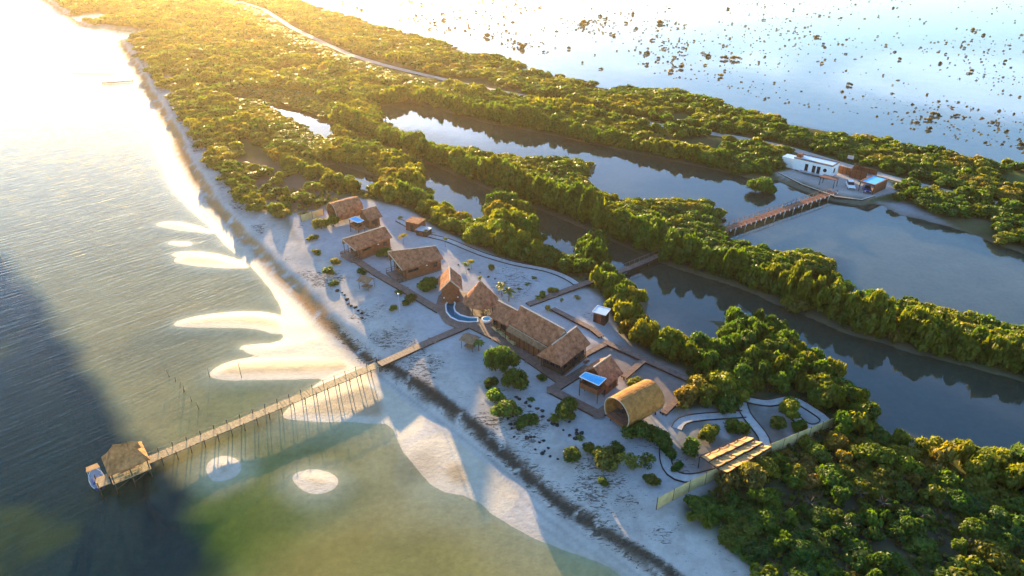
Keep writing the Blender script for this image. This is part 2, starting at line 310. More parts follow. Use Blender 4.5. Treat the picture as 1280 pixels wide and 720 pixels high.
# ------------------------------------------------------------------ object helpers
def tag(o, label=None, cat=None, group=None, kind=None):
    if label: o['label'] = label
    if cat: o['category'] = cat
    if group: o['group'] = group
    if kind: o['kind'] = kind
    return o
def link(name, me, parent=None):
    o = bpy.data.objects.new(name, me); COL.objects.link(o)
    if parent is not None: o.parent = parent
    return o
def thing(name, label, cat, loc=(0, 0, 0), rz=0, group=None):
    o = bpy.data.objects.new(name, None); COL.objects.link(o); o.empty_display_size = .3
    o.location = loc; o.rotation_euler = (0, 0, rz); return tag(o, label, cat, group)
def copy_tree(o, parent=None):
    c = o.copy(); COL.objects.link(c)
    if parent is not None: c.parent = parent; c.matrix_parent_inverse = o.matrix_parent_inverse.copy()
    for ch in list(o.children): copy_tree(ch, c)
    return c
class MB:
    """collects shapes and links them as ONE mesh object"""
    def __init__(s): s.v = []; s.f = []
    def poly(s, vs, fs):
        k = len(s.v); s.v += [tuple(v) for v in vs]; s.f += [tuple(i+k for i in f) for f in fs]; return s
    def box(s, c, size, rz=0, taper=1.0):
        sx, sy, sz = [q/2 for q in size]; vs = []
        ca, sa = math.cos(rz), math.sin(rz)
        for z, t in ((-sz, 1), (sz, taper)):
            for x, y in ((-sx, -sy), (sx, -sy), (sx, sy), (-sx, sy)):
                x *= t; y *= t
                vs.append((c[0]+x*ca-y*sa, c[1]+x*sa+y*ca, c[2]+z))
        return s.poly(vs, [(3, 2, 1, 0), (4, 5, 6, 7), (0, 1, 5, 4), (1, 2, 6, 5), (2, 3, 7, 6), (3, 0, 4, 7)])
    def bar(s, a, b, w, h=None, n=4, w2=None):
        a = Vector(a); b = Vector(b); d = (b-a)
        if d.length < 1e-6: return s
        d.normalize(); up = Vector((0, 0, 1)) if abs(d.z) < .95 else Vector((1, 0, 0))
        x = d.cross(up).normalized(); y = x.cross(d).normalized(); h = h or w; w2 = w2 or w; vs = []
        for p, k in ((a, 1), (b, w2/w)):
            for i in range(n):
                t = 2*math.pi*(i+.5)/n; q = math.sqrt(2) if n == 4 else 1
                vs.append(p+x*math.cos(t)*w/2*q*k+y*math.sin(t)*h/2*q*k)
        fs = [tuple(range(n))[::-1], tuple(range(n, 2*n))]+[(i, (i+1) % n, n+(i+1) % n, n+i) for i in range(n)]
        return s.poly(vs, fs)
    def path(s, pts, w, h):
        for a, b in zip(pts[:-1], pts[1:]): s.bar(a, b, w, h)
        return s
    def slab(s, quad, t):
        """a quad/polygon of 3d points thickened downwards by t along its normal"""
        q = [Vector(p) for p in quad]; n = (q[1]-q[0]).cross(q[2]-q[0]).normalized()
        if n.z < 0: q = q[::-1]; n = -n
        k = len(q); vs = q+[p-n*t for p in q]
        return s.poly(vs, [tuple(range(k)), tuple(range(2*k-1, k-1, -1))]+[(i, k+i, k+(i+1) % k, (i+1) % k) for i in range(k)])
    def prism(s, outline, z0, z1):
        n = len(outline)
        a = sum(outline[i][0]*outline[(i+1) % n][1]-outline[(i+1) % n][0]*outline[i][1] for i in range(n))
        o = outline if a > 0 else outline[::-1]
        vs = [(x, y, z0) for x, y in o]+[(x, y, z1) for x, y in o]
        return s.poly(vs, [tuple(range(n))[::-1], tuple(range(n, 2*n))]+[(i, (i+1) % n, n+(i+1) % n, n+i) for i in range(n)])
    def lathe(s, prof, c, n=24, wob=0):
        vs = []; m = len(prof)
        for i in range(n):
            t = 2*math.pi*i/n
            for j, (r, z) in enumerate(prof):
                k = 1+wob*math.sin(t*5+j)*.5+wob*(random.random()-.5)
                vs.append((c[0]+r*k*math.cos(t), c[1]+r*k*math.sin(t), c[2]+z))
        fs = [(i*m+j, ((i+1) % n)*m+j, ((i+1) % n)*m+j+1, i*m+j+1) for i in range(n) for j in range(m-1)]
        return s.poly(vs, fs)
    def build(s, name, m, parent=None, smooth=False):
        me = bpy.data.meshes.new(name); me.from_pydata(s.v, [], s.f); me.validate(); me.update()
        me.materials.append(m)
        if smooth: me.shade_smooth()
        return link(name, me, parent)

def local(root, p):   # world -> the root's local frame
    return root_inv(root) @ Vector(p)
def root_inv(root):
    return (Matrix.Translation(root.location) @ Matrix.Rotation(root.rotation_euler[2], 4, 'Z')).inverted()

# ------------------------------------------------------------------ terrain sheet
def grid_mesh(name, X, Y, Z, m):
    nr, nc = X.shape
    co = np.stack([X, Y, Z], -1).reshape(-1, 3).astype(np.float32)
    i = (np.arange(nr-1)[:, None]*nc+np.arange(nc-1)[None, :]).ravel()
    f = np.stack([i, i+1, i+nc+1, i+nc], 1).astype(np.int32)
    me = bpy.data.meshes.new(name); me.vertices.add(len(co)); me.vertices.foreach_set('co', co.ravel())
    me.loops.add(f.size); me.loops.foreach_set('vertex_index', f.ravel())
    me.polygons.add(len(f)); me.polygons.foreach_set('loop_start', np.arange(0, f.size, 4, dtype=np.int32))
    me.update(calc_edges=True); me.materials.append(m); me.shade_smooth()
    return me
rad = [16.0]
while rad[-1] < 2300: rad.append(rad[-1]*1.0066+.02)
rad = np.array(rad); azs = np.radians(np.linspace(-72, 72, 860))
GR, GA = np.meshgrid(rad, azs, indexing='ij'); GX = GR*np.sin(GA); GY = GR*np.cos(GA)
GZ, FLD = terrain(GX, GY)
def mixc(c, m, col): return c*(1-m[..., None])+np.array(col)*m[..., None]
def cover(X, Y, Z, F):
    ds, dsc, dp, bar, deep, w1 = [F[k] for k in ('ds', 'dsc', 'dp', 'bar', 'deep', 'w1')]
    c = np.zeros(X.shape+(3,)); c[:] = (.075, .078, .038)                              # soil and litter under the trees
    n = fbm(X, Y, 6, 4, 21); n2 = fbm(X, Y, 1.6, 3, 31); nl = fbm(X, Y, 30, 3, 41)
    c = mixc(c, sstep(.45, .65, n)*.6, (.10, .12, .04))
    c = mixc(c, sstep(.58, .7, nl)*.5, (.20, .16, .09))
    rs = sdist(RESORT, X, Y)+w1*.4
    c = mixc(c, sstep(-1, 1, rs), (.42, .395, .37))
    c = mixc(c, sstep(-1, 1, rs)*sstep(.56, .72, n)*.12, (.40, .35, .30))
    soil = PL([(735, 430), (790, 425), (860, 470), (840, 510), (800, 500), (770, 470), (740, 445)], 1.5)
    c = mixc(c, sstep(-2, 2, sdist(soil, X, Y)+w1)*.75, (.17, .125, .095))
    soil2 = PL([(850, 520), (930, 500), (1040, 528), (960, 575), (880, 610), (840, 560)], 1.5)
    c = mixc(c, sstep(-2, 2, sdist(soil2, X, Y)+w1)*sstep(.35, .5, n)*.8, (.17, .16, .13))
    c = mixc(c, sstep(-3, 3, sdist(BROWN, X, Y)+w1)*.9, (.15, .105, .075))
    c = mixc(c, sstep(-3, 3, sdist(DRY, X, Y)+w1)*.9, (.085, .078, .045)); c = mixc(c, sstep(-3, 3, sdist(DRY, X, Y)+w1)*sstep(.5, .65, n), (.11, .12, .04))
    for s in SANDPATCH: c = mixc(c, sstep(-1, 1, sdist(s, X, Y)+w1*.5), (.62, .52, .42))
    c = mixc(c, sstep(-2, 2, sdist(MEADOW, X, Y)+w1), (.16, .17, .05))
    c = mixc(c, sstep(-.6, .4, sdist(PLAZA, X, Y)), (.42, .38, .34))
    c = mixc(c, sstep(-1, 1, sdist(MUD, X, Y)+w1*.4), (.33, .32, .32))
    # beach and dune
    beach = (1-sstep(5, 12, dsc+w1))*(ds+w1*.3 > -2)*(dsc < 30)
    c = mixc(c, beach, (.47, .42, .36))
    dn = sstep(0, 3, dsc)*(1-sstep(8, 14, dsc+w1))
    c = mixc(c, dn*sstep(.5, .66, n2)*.25, (.28, .23, .18))                           # driftwood, dry wrack on the dune
    wk = dist(WRACK, X, Y); wl = np.abs(wk*np.sign(side(WRACK, X, Y))+w1*.55)
    fw = (1+1.3*sstep(120, 150, Y))*(.75+1.1*vnoise(X/7, Y/7, 77)); wl = wl*fw; lo = wk*fw+(n2-.5)*3.4
    c = mixc(c, (1-sstep(.45, 1.3, wl))*.92*(1-.9*sstep(102, 125, Y))*sstep(.30, .40, n2+.05), (.045, .034, .022))
    c = mixc(c, (1-sstep(1.0, 2.4, lo))*sstep(.44, .55, n2)*.8*(1-.8*sstep(105, 130, Y)), (.07, .052, .034))
    st = np.abs(np.sin((dsc+w1*.2)*2.4))
    c = mixc(c, (1-sstep(-7, -5, -np.abs(dsc+4.2)-2))*0, (0, 0, 0))
    c = mixc(c, np.where((dsc > -7) & (dsc < -1), sstep(.7, .95, st), 0)*.35*sstep(.4, .6, nl+.1), (.22, .19, .16))
    up = sstep(170, 140, Y)*0+sstep(95, 120, Y)                                         # red-brown scarp face farther along the shore
    c = mixc(c, up*(1-sstep(.9, 2.0, np.abs(dsc+1.2+w1*.5)))*.9*sstep(.25, .45, n2), (.42, .22, .085))
    damp = (1-sstep(0, 5, ds+w1))*(ds+w1*.3 > 0)
    c = mixc(c, damp*.5, (.42, .36, .28))
    # sea bed
    sea = (ds+w1*.3 <= 0)
    bed = np.zeros_like(c); bed[:] = (.54, .39, .205)
    bed = mixc(bed, sstep(.35, .65, nl)*.6, (.46, .345, .17))
    for px, py, r, col, k in ((330, 660, 16, (.22, .225, .045), .9), (210, 690, 14, (.10, .15, .02), .9), (430, 700, 13, (.48, .32, .10), .8), (370, 560, 12, (.21, .20, .07), .7), (560, 660, 14, (.55, .40, .215), .7),
                              (310, 520, 14, (.32, .29, .14), .7), (520, 720, 14, (.42, .31, .10), .7), (420, 620, 10, (.40, .34, .19), .6), (240, 420, 18, (.36, .29, .19), .7)):
        q = P(px, py); d = np.hypot(X-q[0], Y-q[1])
        bed = mixc(bed, (1-sstep(r*.2, r, d+w1*2))*k, col)
    bed = mixc(bed, sstep(-9, 0, ds+w1)*.7, (.52, .42, .28))
    bed = mixc(bed, sstep(-2.5, 2.5, deep+w1*1.2), (.022, .050, .056))
    gp = fbm(X*.8+Y*.5, Y*.8-X*.5, 13, 3, 61)
    bed = mixc(bed, sstep(-2, 2, deep+w1)*sstep(.52, .68, gp)*.65, (.085, .105, .03))
    sm_ = 1-sstep(-1.6, 1.2, ds+w1*.3); c = c*(1-sm_[..., None])+bed*sm_[..., None]
    dry = sstep(.0, .07, Z)*(bar > -3)*(ds < 8)
    c = mixc(c, np.where(bar > -6, sstep(-.15, .03, Z), 0)*(ds < 10)*(dsc < -3), (.54, .45, .33))
    c = mixc(c, sstep(.6, 2.6, bar+w1*.5)*(dsc < -5)*.85, (.33, .215, .11))
    q = P(545, 580); c = mixc(c, (1-sstep(1, 6, np.hypot(X-q[0]+2, (Y-q[1]))+w1*2))*.5, (.16, .12, .09))
    # inland water beds and banks
    c = mixc(c, 1-sstep(-.2, .2, dp+w1*.5), (.135, .135, .10))
    c = mixc(c, (1-sstep(0, 3, np.abs(dp)+w1*.3))*.6, (.16, .125, .075))
    lg = sdist(LAGOON, X, Y); c = mixc(c, sstep(2, 8, lg), (.30, .28, .23))
    li = sdist(LAGOON_IN, X, Y); q = P(1180, 330); d = np.hypot((X-q[0])*.55, Y-q[1])
    c = mixc(c, sstep(1, 5, li)*(1-sstep(15, 40, d)), (.33, .29, .20))
    return np.clip(c, 0.01, .9)
GC = cover(GX, GY, GZ, FLD)
me = grid_mesh('ground', GX, GY, GZ, M['ground'])
_dn = sstep(0, 2, FLD['dsc'])*(1-sstep(7, 13, FLD['dsc']+FLD['w1']))*(.55+.45*sstep(.4, .6, fbm(GX, GY, 8, 3, 141)))
_rs = sstep(-2, 2, sdist(RESORT, GX, GY))*(.18+.5*sstep(.55, .75, fbm(GX, GY, 11, 3, 143)))
_wk = (1-sstep(.8, 3.2, dist(WRACK, GX, GY)+FLD['w1']*.4))*.75*(1-.6*sstep(105, 130, GY))
LIT = np.clip(np.maximum(np.maximum(_dn*.8, _rs), _wk), 0, 1)*(FLD['ds'] > 2)
ca = me.color_attributes.new('litter', 'FLOAT_COLOR', 'POINT'); ca.data.foreach_set('color', np.repeat(LIT[..., None], 4, -1).astype(np.float32).ravel())
ca = me.color_attributes.new('cover', 'FLOAT_COLOR', 'POINT')
ca.data.foreach_set('color', np.concatenate([GC, ((1-sstep(-5, -1.5, FLD['dsc']+FLD['w1']*.4))*(FLD['ds'] < 40)*sstep(-.06, .02, GZ))[..., None]], -1).astype(np.float32).ravel())
tag(link('ground', me), kind='structure')
def ground_z(x, y):
    z, _ = terrain(np.atleast_1d(np.asarray(x, float)), np.atleast_1d(np.asarray(y, float))); return z
def gz(x, y): return float(ground_z(x, y)[0])

# ------------------------------------------------------------------ water sheets
SPINE = PL([(1010, 705), (760, 520), (480, 290), (290, 130), (200, 62), (172, 22), (110, -25)])+[(-1300, 2050)]
def sheet(name, pts, z, m):
    from mathutils.geometry import tessellate_polygon
    v = [Vector((x, y, z)) for x, y in pts]; t = tessellate_polygon([v])
    me = bpy.data.meshes.new(name); me.from_pydata([tuple(p) for p in v], [], [tuple(q) for q in t]); me.update()
    bm = bmesh.new(); bm.from_mesh(me); bmesh.ops.recalc_face_normals(bm, faces=bm.faces)
    if bm.faces and sum(f.normal.z for f in bm.faces) < 0: bmesh.ops.reverse_faces(bm, faces=bm.faces)
    bm.to_mesh(me); bm.free(); me.materials.append(m); return tag(link(name, me), kind='structure')
sheet('sea_water', [(60, -40)]+SPINE+[(-2250, 2050), (-2250, -40)], 0, M['sea'])
sheet('lagoon_water', [(60, -40), (2250, -40), (2250, 2250), (-1300, 2250)]+SPINE[::-1], 0, M['still'])

# ------------------------------------------------------------------ road and sand paths laid on the ground
def ribbon(name, line, w, m, lift=.05, step=3.0, kerb=None):
    pts = []
    for a, b in zip(line[:-1], line[1:]):
        L = math.hypot(b[0]-a[0], b[1]-a[1]); k = max(1, int(L/step))
        pts += [(a[0]+(b[0]-a[0])*i/k, a[1]+(b[1]-a[1])*i/k) for i in range(k)]
    pts.append(line[-1])
    for _ in range(3):   # round the corners
        pts = [pts[0]]+[tuple((pts[i-1][j]+2*pts[i][j]+pts[i+1][j])/4 for j in (0, 1)) for i in range(1, len(pts)-1)]+[pts[-1]]
    A = np.array(pts); T = np.gradient(A, axis=0); T /= np.linalg.norm(T, axis=1)[:, None]; Nn = np.stack([-T[:, 1], T[:, 0]], 1)
    cols = [A+Nn*w*k for k in (-.5, -.17, .17, .5)]
    Z = np.max([ground_z(c[:, 0], c[:, 1]) for c in cols], axis=0)+lift
    vs = []; fs = []
    for i in range(len(A)):
        for c in cols: vs.append((c[i, 0], c[i, 1], Z[i]))
        for c in (cols[0], cols[-1]): vs.append((c[i, 0], c[i, 1], Z[i]-.4))
    for i in range(len(A)-1):
        k = 6*i
        fs += [(k+j, k+j+1, k+j+7, k+j+6) for j in range(3)]+[(k, k+6, k+10, k+4), (k+3, k+5, k+11, k+9)]
    o = MB().poly(vs, fs).build(name, m); tag(o, kind='structure')
    if kerb:
        for s in (-.5, .5):
            kb = MB(); kp = A+Nn*(w+.1)*s
            kb.path([(x, y, z+.03) for (x, y), z in zip(kp, Z)], .12, .2); kb.build('path_kerb', M['dark'], o)
    return o
ribbon('road', ROAD, 3.6, M['road'], .06, 5)
for p in SANDPATHS: ribbon('path', p, 1.5, M['path'], .06, 1.0, True)
# ------------------------------------------------------------------ boardwalks
def boardwalk(label, pts, w, z, parent=None, posts=True, group='timber boardwalks across the resort sand'):
    pl = [P(p[0], p[1], z) for p in pts]
    o = thing('boardwalk', label, 'boardwalk', (*pl[0], 0), 0, group)
    A = [Vector((x-pl[0][0], y-pl[0][1], z)) for x, y in pl]
    d = MB(); e = MB()
    n = len(A)
    for i in range(n-1):
        t = (A[i+1]-A[i]); L = t.length; t.normalize(); nn = Vector((-t.y, t.x, 0))
        k = max(1, int(L/.55)); a0 = -w/2 if i > 0 else 0
        for q in range(k):
            p0 = A[i]+t*(L*q/k+.012); p1 = A[i]+t*(L*(q+1)/k-.012); dz = Vector((0, 0, random.uniform(-.008, .008)-.004*i))
            d.slab([p0-nn*w/2+dz, p1-nn*w/2+dz, p1+nn*w/2+dz, p0+nn*w/2+dz], .08)
        if i < n-2:
            d.slab([A[i+1]+Vector((x*w/2, y*w/2, -.02)) for x, y in ((-1, -1), (1, -1), (1, 1), (-1, 1))], .07)
        for s in (-1, 1): e.bar(A[i]+nn*s*w*.47-Vector((0, 0, .2)), A[i+1]+nn*s*w*.47-Vector((0, 0, .2)), .12, .28)
    d.build('decking', M['deck'], o); e.build('bearer', M['dark'], o)
    if posts:
        for i in range(n-1):
            L = (A[i+1]-A[i]).length; k = max(1, int(L/4))
            for q in range(k+1):
                p = A[i]+(A[i+1]-A[i])*(q/k); f = gz(p.x+pl[0][0], p.y+pl[0][1])-.3
                MB().bar((p.x, p.y, f), (p.x, p.y, z-.1), .2).build('support', M['pile'], o)
    return o
boardwalk('straight boardwalk from the pier up to the curved pool deck', [(474, 455), (540, 425), (590, 404)], 1.6, 1.95)
boardwalk('long boardwalk running past the porches of the thatched cabins to the pool deck', [(430, 314), (470, 341), (505, 361), (550, 388)], 1.7, 2.0)
boardwalk('broad boardwalk in front of the long dining hall', [(588, 404), (622, 421), (664, 448), (704, 476)], 2.2, 1.98)
boardwalk('zigzag boardwalk round the cabin with the blue canopy', [(736, 458), (690, 487), (748, 517), (764, 507)], 1.7, 1.96)
boardwalk('dark timber walk behind the dining hall on blue shaded sand', [(691, 385), (716, 398), (741, 411), (752, 420)], 1.1, 2.1)
boardwalk('boardwalk along the edge of the mangroves behind the canopy cabin', [(755, 426), (806, 449), (864, 475)], 1.2, 2.1)
boardwalk('short spur of boardwalk leading to the back of the canopy cabin', [(804, 450), (780, 471)], 1.1, 2.14)
boardwalk('short boardwalk from the mangroves to the back of the dining pavilion', [(757, 429), (731, 443)], 1.1, 2.06)
boardwalk('short boardwalk at the back of the barrel roofed cabin', [(846, 499), (829, 516)], 1.1, 2.0)
boardwalk('boardwalk leading inland from the dining hall through the mangroves to the footbridge', [(660, 380), (690, 369), (722, 357), (788, 334)], 1.5, 1.9)

# ------------------------------------------------------------------ thatched buildings
def thatch_slope(mb, x0, x1, ytop, ztop0, ybot, zbot, th, x0b=None, x1b=None, nx=None, ny=10, rag=.07, sag=.06, ztop1=None):
    """one roof slope in local coordinates, uneven like thatch; ridge edge at (ytop,ztop), eave edge at (ybot,zbot)"""
    x0b = x0 if x0b is None else x0b; x1b = x1 if x1b is None else x1b
    nx = nx or max(8, int(abs(x1b-x0b)/.35)); vs = []; ztop1 = ztop0 if ztop1 is None else ztop1
    for lay in (0, 1):
        for j in range(ny+1):
            t = j/ny
            for i in range(nx+1):
                s = i/nx; a = x0+(x0b-x0)*t; b = x1+(x1b-x1)*t
                ztop = ztop0+(ztop1-ztop0)*s; x = a+(b-a)*s; y = ytop+(ybot-ytop)*t; z = ztop+(zbot-ztop)*t-sag*math.sin(t*math.pi)
                if j == ny: y += random.uniform(-rag, rag)*1.2; z += random.uniform(-rag, 0)
                if i in (0, nx): x += random.uniform(-rag, rag)*.7
                z += random.uniform(-.025, .025)
                vs.append((x, y, z-(th if lay else 0)))
    m = (nx+1)*(ny+1); fs = []
    up = (ybot-ytop)*(x1-x0) < 0
    def q(a, b, c, d): fs.append((a, b, c, d) if up else (d, c, b, a))
    for j in range(ny):
        for i in range(nx):
            a = j*(nx+1)+i; q(a+nx+1, a+nx+2, a+1, a); q(m+a, m+a+1, m+a+nx+2, m+a+nx+1)
    for i in range(nx):
        a = ny*(nx+1)+i; q(a+m, a+m+1, a+1, a); q(i, i+1, i+1+m, i+m)
    for j in range(ny):
        a = j*(nx+1); q(a+m, a+nx+1+m, a+nx+1, a); b = a+nx; q(b, b+nx+1, b+nx+1+m, b+m)
    mb.poly(vs, fs)
def add_window(root, c, w, h, axis, frame=M['dark']):
    """window standing on a wall face; axis 'x' = wall runs along local x, outward sign in c[3]"""
    x, y, z, s = c; f = MB(); p = MB(); t = .07
    for dx, dz, ww, hh in ((0, h/2, w+.16, .08), (0, -h/2, w+.16, .08), (-w/2, 0, .08, h-.08), (w/2, 0, .08, h-.08), (0, 0, .05, h-.08)):
        if axis == 'x': f.box((x+dx, y+s*.03, z+dz), (ww, t, hh))
        else: f.box((x+s*.03, y+dx, z+dz), (t, ww, hh))
    o = f.build('window', frame, root)
    if axis == 'x': p.box((x, y+s*.012, z), (w-.08, .03, h-.08))
    else: p.box((x+s*.012, y, z), (.03, w-.08, h-.08))
    p.build('pane', M['black'], o)
def add_door(root, c, w, h, axis, m=M['dark']):
    x, y, z, s = c; d = MB()
    if axis == 'x':
        d.box((x, y+s*.035, z+h/2), (w, .07, h)); o = d.build('door', m, root); MB().box((x+w*.38, y+s*.09, z+h*.48), (.05, .06, .16)).build('handle', M['grey'], o)
    else:
        d.box((x+s*.035, y, z+h/2), (.07, w, h)); o = d.build('door', m, root); MB().box((x+s*.09, y+w*.38, z+h*.48), (.06, .05, .16)).build('handle', M['grey'], o)
def wall_shell(root, x0, x1, hw, z0, ze, zr, m, th=.12, gable=True):
    """four walls with gable ends, hollow"""
    b = MB()
    for s in (-1, 1): b.box(((x0+x1)/2, s*(hw-th/2), (z0+ze)/2), (x1-x0, th, ze-z0))
    for x in (x0, x1):
        o = [(-hw+th+.004, z0), (hw-th-.004, z0), (hw-th-.004, ze), (0, zr), (-hw+th+.004, ze)] if gable else [(-hw+th+.004, z0), (hw-th-.004, z0), (hw-th-.004, ze), (-hw+th+.004, ze)]
        s = 1 if x == x0 else -1
        n = len(o); vs = [(x+s*.003, y, z) for y, z in o]+[(x+s*th, y, z) for y, z in o]
        b.poly(vs, [tuple(range(n)), tuple(range(2*n-1, n-1, -1))]+[(i, n+i, n+(i+1) % n, (i+1) % n) for i in range(n)])
    return b.build('wall', m, root)
def gable_thing(name, label, cat, r0, r1, zr, half, ze, thatch, group=None, ground=1.5, over=.5, hip0=0, hip1=0, cap=True, th=.22, zr1=None, prow=0):
    zr1 = zr if zr1 is None else zr1; a = Vector((*P(*r0, zr), 0)); b = Vector((*P(*r1, zr1), 0)); c = (a+b)/2; L = (b-a).length; rz = math.atan2(b.y-a.y, b.x-a.x)
    o = thing(name, label, cat, (c.x, c.y, ground), rz, group); zr -= ground; zr1 -= ground; ze -= ground
    roof = MB(); X = L/2
    for s in (-1, 1): thatch_slope(roof, -X, X, 0, zr, s*half, ze, th, -X-hip0+prow, X+hip1, ztop1=zr1)
    ro = roof.build('roof', thatch, o)
    if hip0 or hip1:
        for sgn, hp in ((-1, hip0), (1, hip1)):
            if hp:
                h = MB()
                vs = []; n = 10
                for k in range(n+1):
                    t = -1+2*k/n; y = t*half*.98
                    vs.append((sgn*(X+hp+random.uniform(-.05, .05)), y, ze+.03))
                ap = (sgn*X, 0, zr-.02); vs.append(ap)
                h.poly(vs, [((k, k+1, n+1) if sgn > 0 else (k+1, k, n+1)) for k in range(n)]); h.build('roof_hip', thatch, o)
    if cap:
        cp = MB(); cp.bar((-X-.05, 0, zr+.05), (X+.05, 0, zr1+.05), .3, .14, 6); cp.build('ridge_cap', M['ridge'], ro)
    if prow:
        for s in (-1, 1):
            tb = MB(); tb.bar((-X-.07, 0, zr-.12), (-X+prow-.07, s*half, ze-.12), .09, .2); tb.build('barge_board', M['ridge'], ro)
    return o, X, min(zr, zr1), ze
def porch_cabin(name, label, r0, r1, zr, half, ze, porch, group=None, floor=.5, thatch=None, lamp=True, wallm='wood', zr1=None, prow=0):
    o, X, zr, ze = gable_thing(name, label, 'cabin', r0, r1, zr, half, ze, M[thatch or 'thatch'], group, zr1=zr1, prow=prow)
    hw = half-.45; x0 = -X+porch+prow*.5; x1 = X-.4; top = ze+(zr-ze)*(.45/half)-.27
    wall_shell(o, x0, x1, hw, floor, top, zr-.35, M[wallm])
    MB().box((0, 0, floor-.1), (2*X-.5, 2*hw+.3, .18)).build('floor_deck', M['deck'], o)
    for s in (-1, 1): MB().box((.2, s*(hw-.1), floor/2-.3), (2*X-1.2, .1, floor+.2)).build('skirting', M['dark'], o)
    for s in (-1, 1):
        MB().bar((-X+.3+prow*.8, s*hw, -.4), (-X+.3+prow*.8, s*hw, top+.05), .15, n=8).build('post', M['dark'], o)
        MB().bar((-X+.3+prow*.8+porch*.45, s*hw, -.4), (-X+.3+prow*.8+porch*.45, s*hw, top+.05), .15, n=8).build('post', M['dark'], o)
    r = MB(); 
    for s in (-1, 1):
        r = MB()
        for k in (.45, .95): r.bar((-X+.3, s*hw, floor+k), (x0-.02, s*hw, floor+k), .06)
        r.bar((-X+.3, s*hw, floor), (-X+.3, s*hw, floor+1), .07); r.build('railing', M['dark'], o)
    add_door(o, (x0, 0, floor, -1), 1.5, 2.0, 'y'); add_window(o, (x0, hw*.62, floor+1.25, -1), .8, 1.0, 'y')
    add_window(o, (x0+1.6, -hw, floor+1.65, -1), 2.4, .5, 'x'); add_window(o, (x1-1.4, -hw, floor+1.4, -1), .9, .9, 'x')
    add_window(o, (x0+2, hw, floor+1.5, 1), 1.8, .7, 'x')
    if lamp: MB().lathe([(.0, -.1), (.16, -.06), (.2, 0), (.16, .08), (0, .12)], ((x0+x1)/2+.6, -hw-.18, floor+1.9), 10).build('wall_lamp', M['white'], o)
    return o, X, hw, zr, ze
CG = 'thatched cabins on the resort sand'
porch_cabin('thatched_cabin', 'long thatched cabin with a rising ridge and sea-facing porch, behind the small sand shelter', (485, 314.5), (545, 307.5), 8.1, 3.0, 4.7, 1.8, CG, zr1=6.3, prow=1.5)
porch_cabin('thatched_cabin', 'thatched gable cabin between the small blue-canopied cabin and the larger long cabin', (428, 299), (481, 283), 6.9, 2.6, 4.6, 2.2, CG, zr1=6.4, prow=1.4)
# a-frame hut by the pool
o, X, zr, ze = gable_thing('gable_hut', 'narrow red-brown hut with a pale ridge and gable front, beside the crescent pool', 'hut', (562.6, 350), (561.6, 333), 7.2, 2.3, 4.9, M['thatch'], CG)
wall_shell(o, -X+.5, X-.4, 1.75, .3, ze+.35, zr-.35, M['wood']); MB().box((0, 0, .2), (2*X-.2, 3.6, .2)).build('floor_deck', M['deck'], o)
tr = MB()
for s in (-1, 1): tr.bar((-X-.06, s*2.32, ze-.12), (-X-.06, 0, zr-.08), .1, .2)
tr.build('barge_board', M['ridge'], o)
add_door(o, (-X+.5, 0, .3, -1), 1.5, 2.1, 'y', M['wood'])
for s in (-1, 1): MB().lathe([(0, -.12), (.12, -.1), (.14, .1), (0, .14)], (-X+.36, s*1.35, 1.6), 8).build('wall_lamp', M['white'], o)
# two cabins with blue canopies
def canopy_cabin(label, r0, r1, zr, half, ze, quad, zc, zdeck, legs=True):
    o, X, zr, ze = gable_thing('canopy_cabin', label, 'cabin', r0, r1, zr, half, ze, M['thatch'], CG)
    hw = half-.6; wall_shell(o, -X+.6, X-.5, hw, .5, ze+.2, zr-.35, M['wood']); MB().box((0, 0, .4), (2*X-.8, 2*hw+.2, .2)).build('floor_deck', M['deck'], o)
    for s in (-1, 1): MB().box((0, s*(hw-.15), .0), (2*X-1.6, .1, .78)).build('skirting', M['dark'], o)
    add_window(o, (0, -hw, 1.7, -1), 1.4, .9, 'x'); add_door(o, (X-1.5, -hw, .5, -1), .9, 2, 'x'); add_window(o, (0, hw, 1.7, 1), 1.4, .9, 'x')
    zdeck -= 1.5; inv = root_inv(o)
    q = [inv @ P3(x, y, zc) for x, y in quad]; cen = sum(q, Vector())/4
    # terrace under the canopy: floor, sides, posts, canvas with a pale hem
    fl = MB(); fl.slab([(p.x, p.y, zdeck) for p in q], .15); fl.build('terrace_floor', M['deck'], o)
    si = MB()
    for i in range(4):
        a = q[i]+(cen-q[i])*.04; b = q[(i+1) % 4]+(cen-q[(i+1) % 4])*.04
        si.bar((a.x, a.y, zdeck+.42), (b.x, b.y, zdeck+.42), .08, .85)
    si.build('terrace_side', M['wood'], o)
    for p in q:
        g = p+(cen-p)*.06; MB().bar((g.x, g.y, -.5), (g.x, g.y, p.z-.04), .14, n=8).build('post', M['dark'], o)
    n = 8; mb = MB(); vs = []
    for i in range(n+1):
        for j in range(n+1):
            s, t = i/n, j/n; p = q[0]*(1-s)*(1-t)+q[1]*s*(1-t)+q[2]*s*t+q[3]*(1-s)*t
            vs.append((p.x, p.y, p.z-.35*math.sin(s*math.pi)*math.sin(t*math.pi)-.1*math.sin(s*math.pi)))
    k = (n+1)**2; fs = [(i*(n+1)+j, (i+1)*(n+1)+j, (i+1)*(n+1)+j+1, i*(n+1)+j+1) for i in range(n) for j in range(n)]
    mb.poly(vs, fs); mb.poly([(x, y, z-.03) for x, y, z in vs], [f[::-1] for f in fs]); cv = mb.build('canopy', M['blue'], o)
    h = MB(); 
    for i in range(4): h.bar(q[i], q[(i+1) % 4], .1, .1)
    h.build('hem', M['white'], cv)
    return o
canopy_cabin('small thatched cabin with a small blue canopy, next to the far barrel cabin', (452, 262.5), (470, 257.5), 6.2, 2.7, 4.4, [(436, 273.5), (444, 270.5), (455, 275.5), (447, 278.5)], 5.0, 3.0)
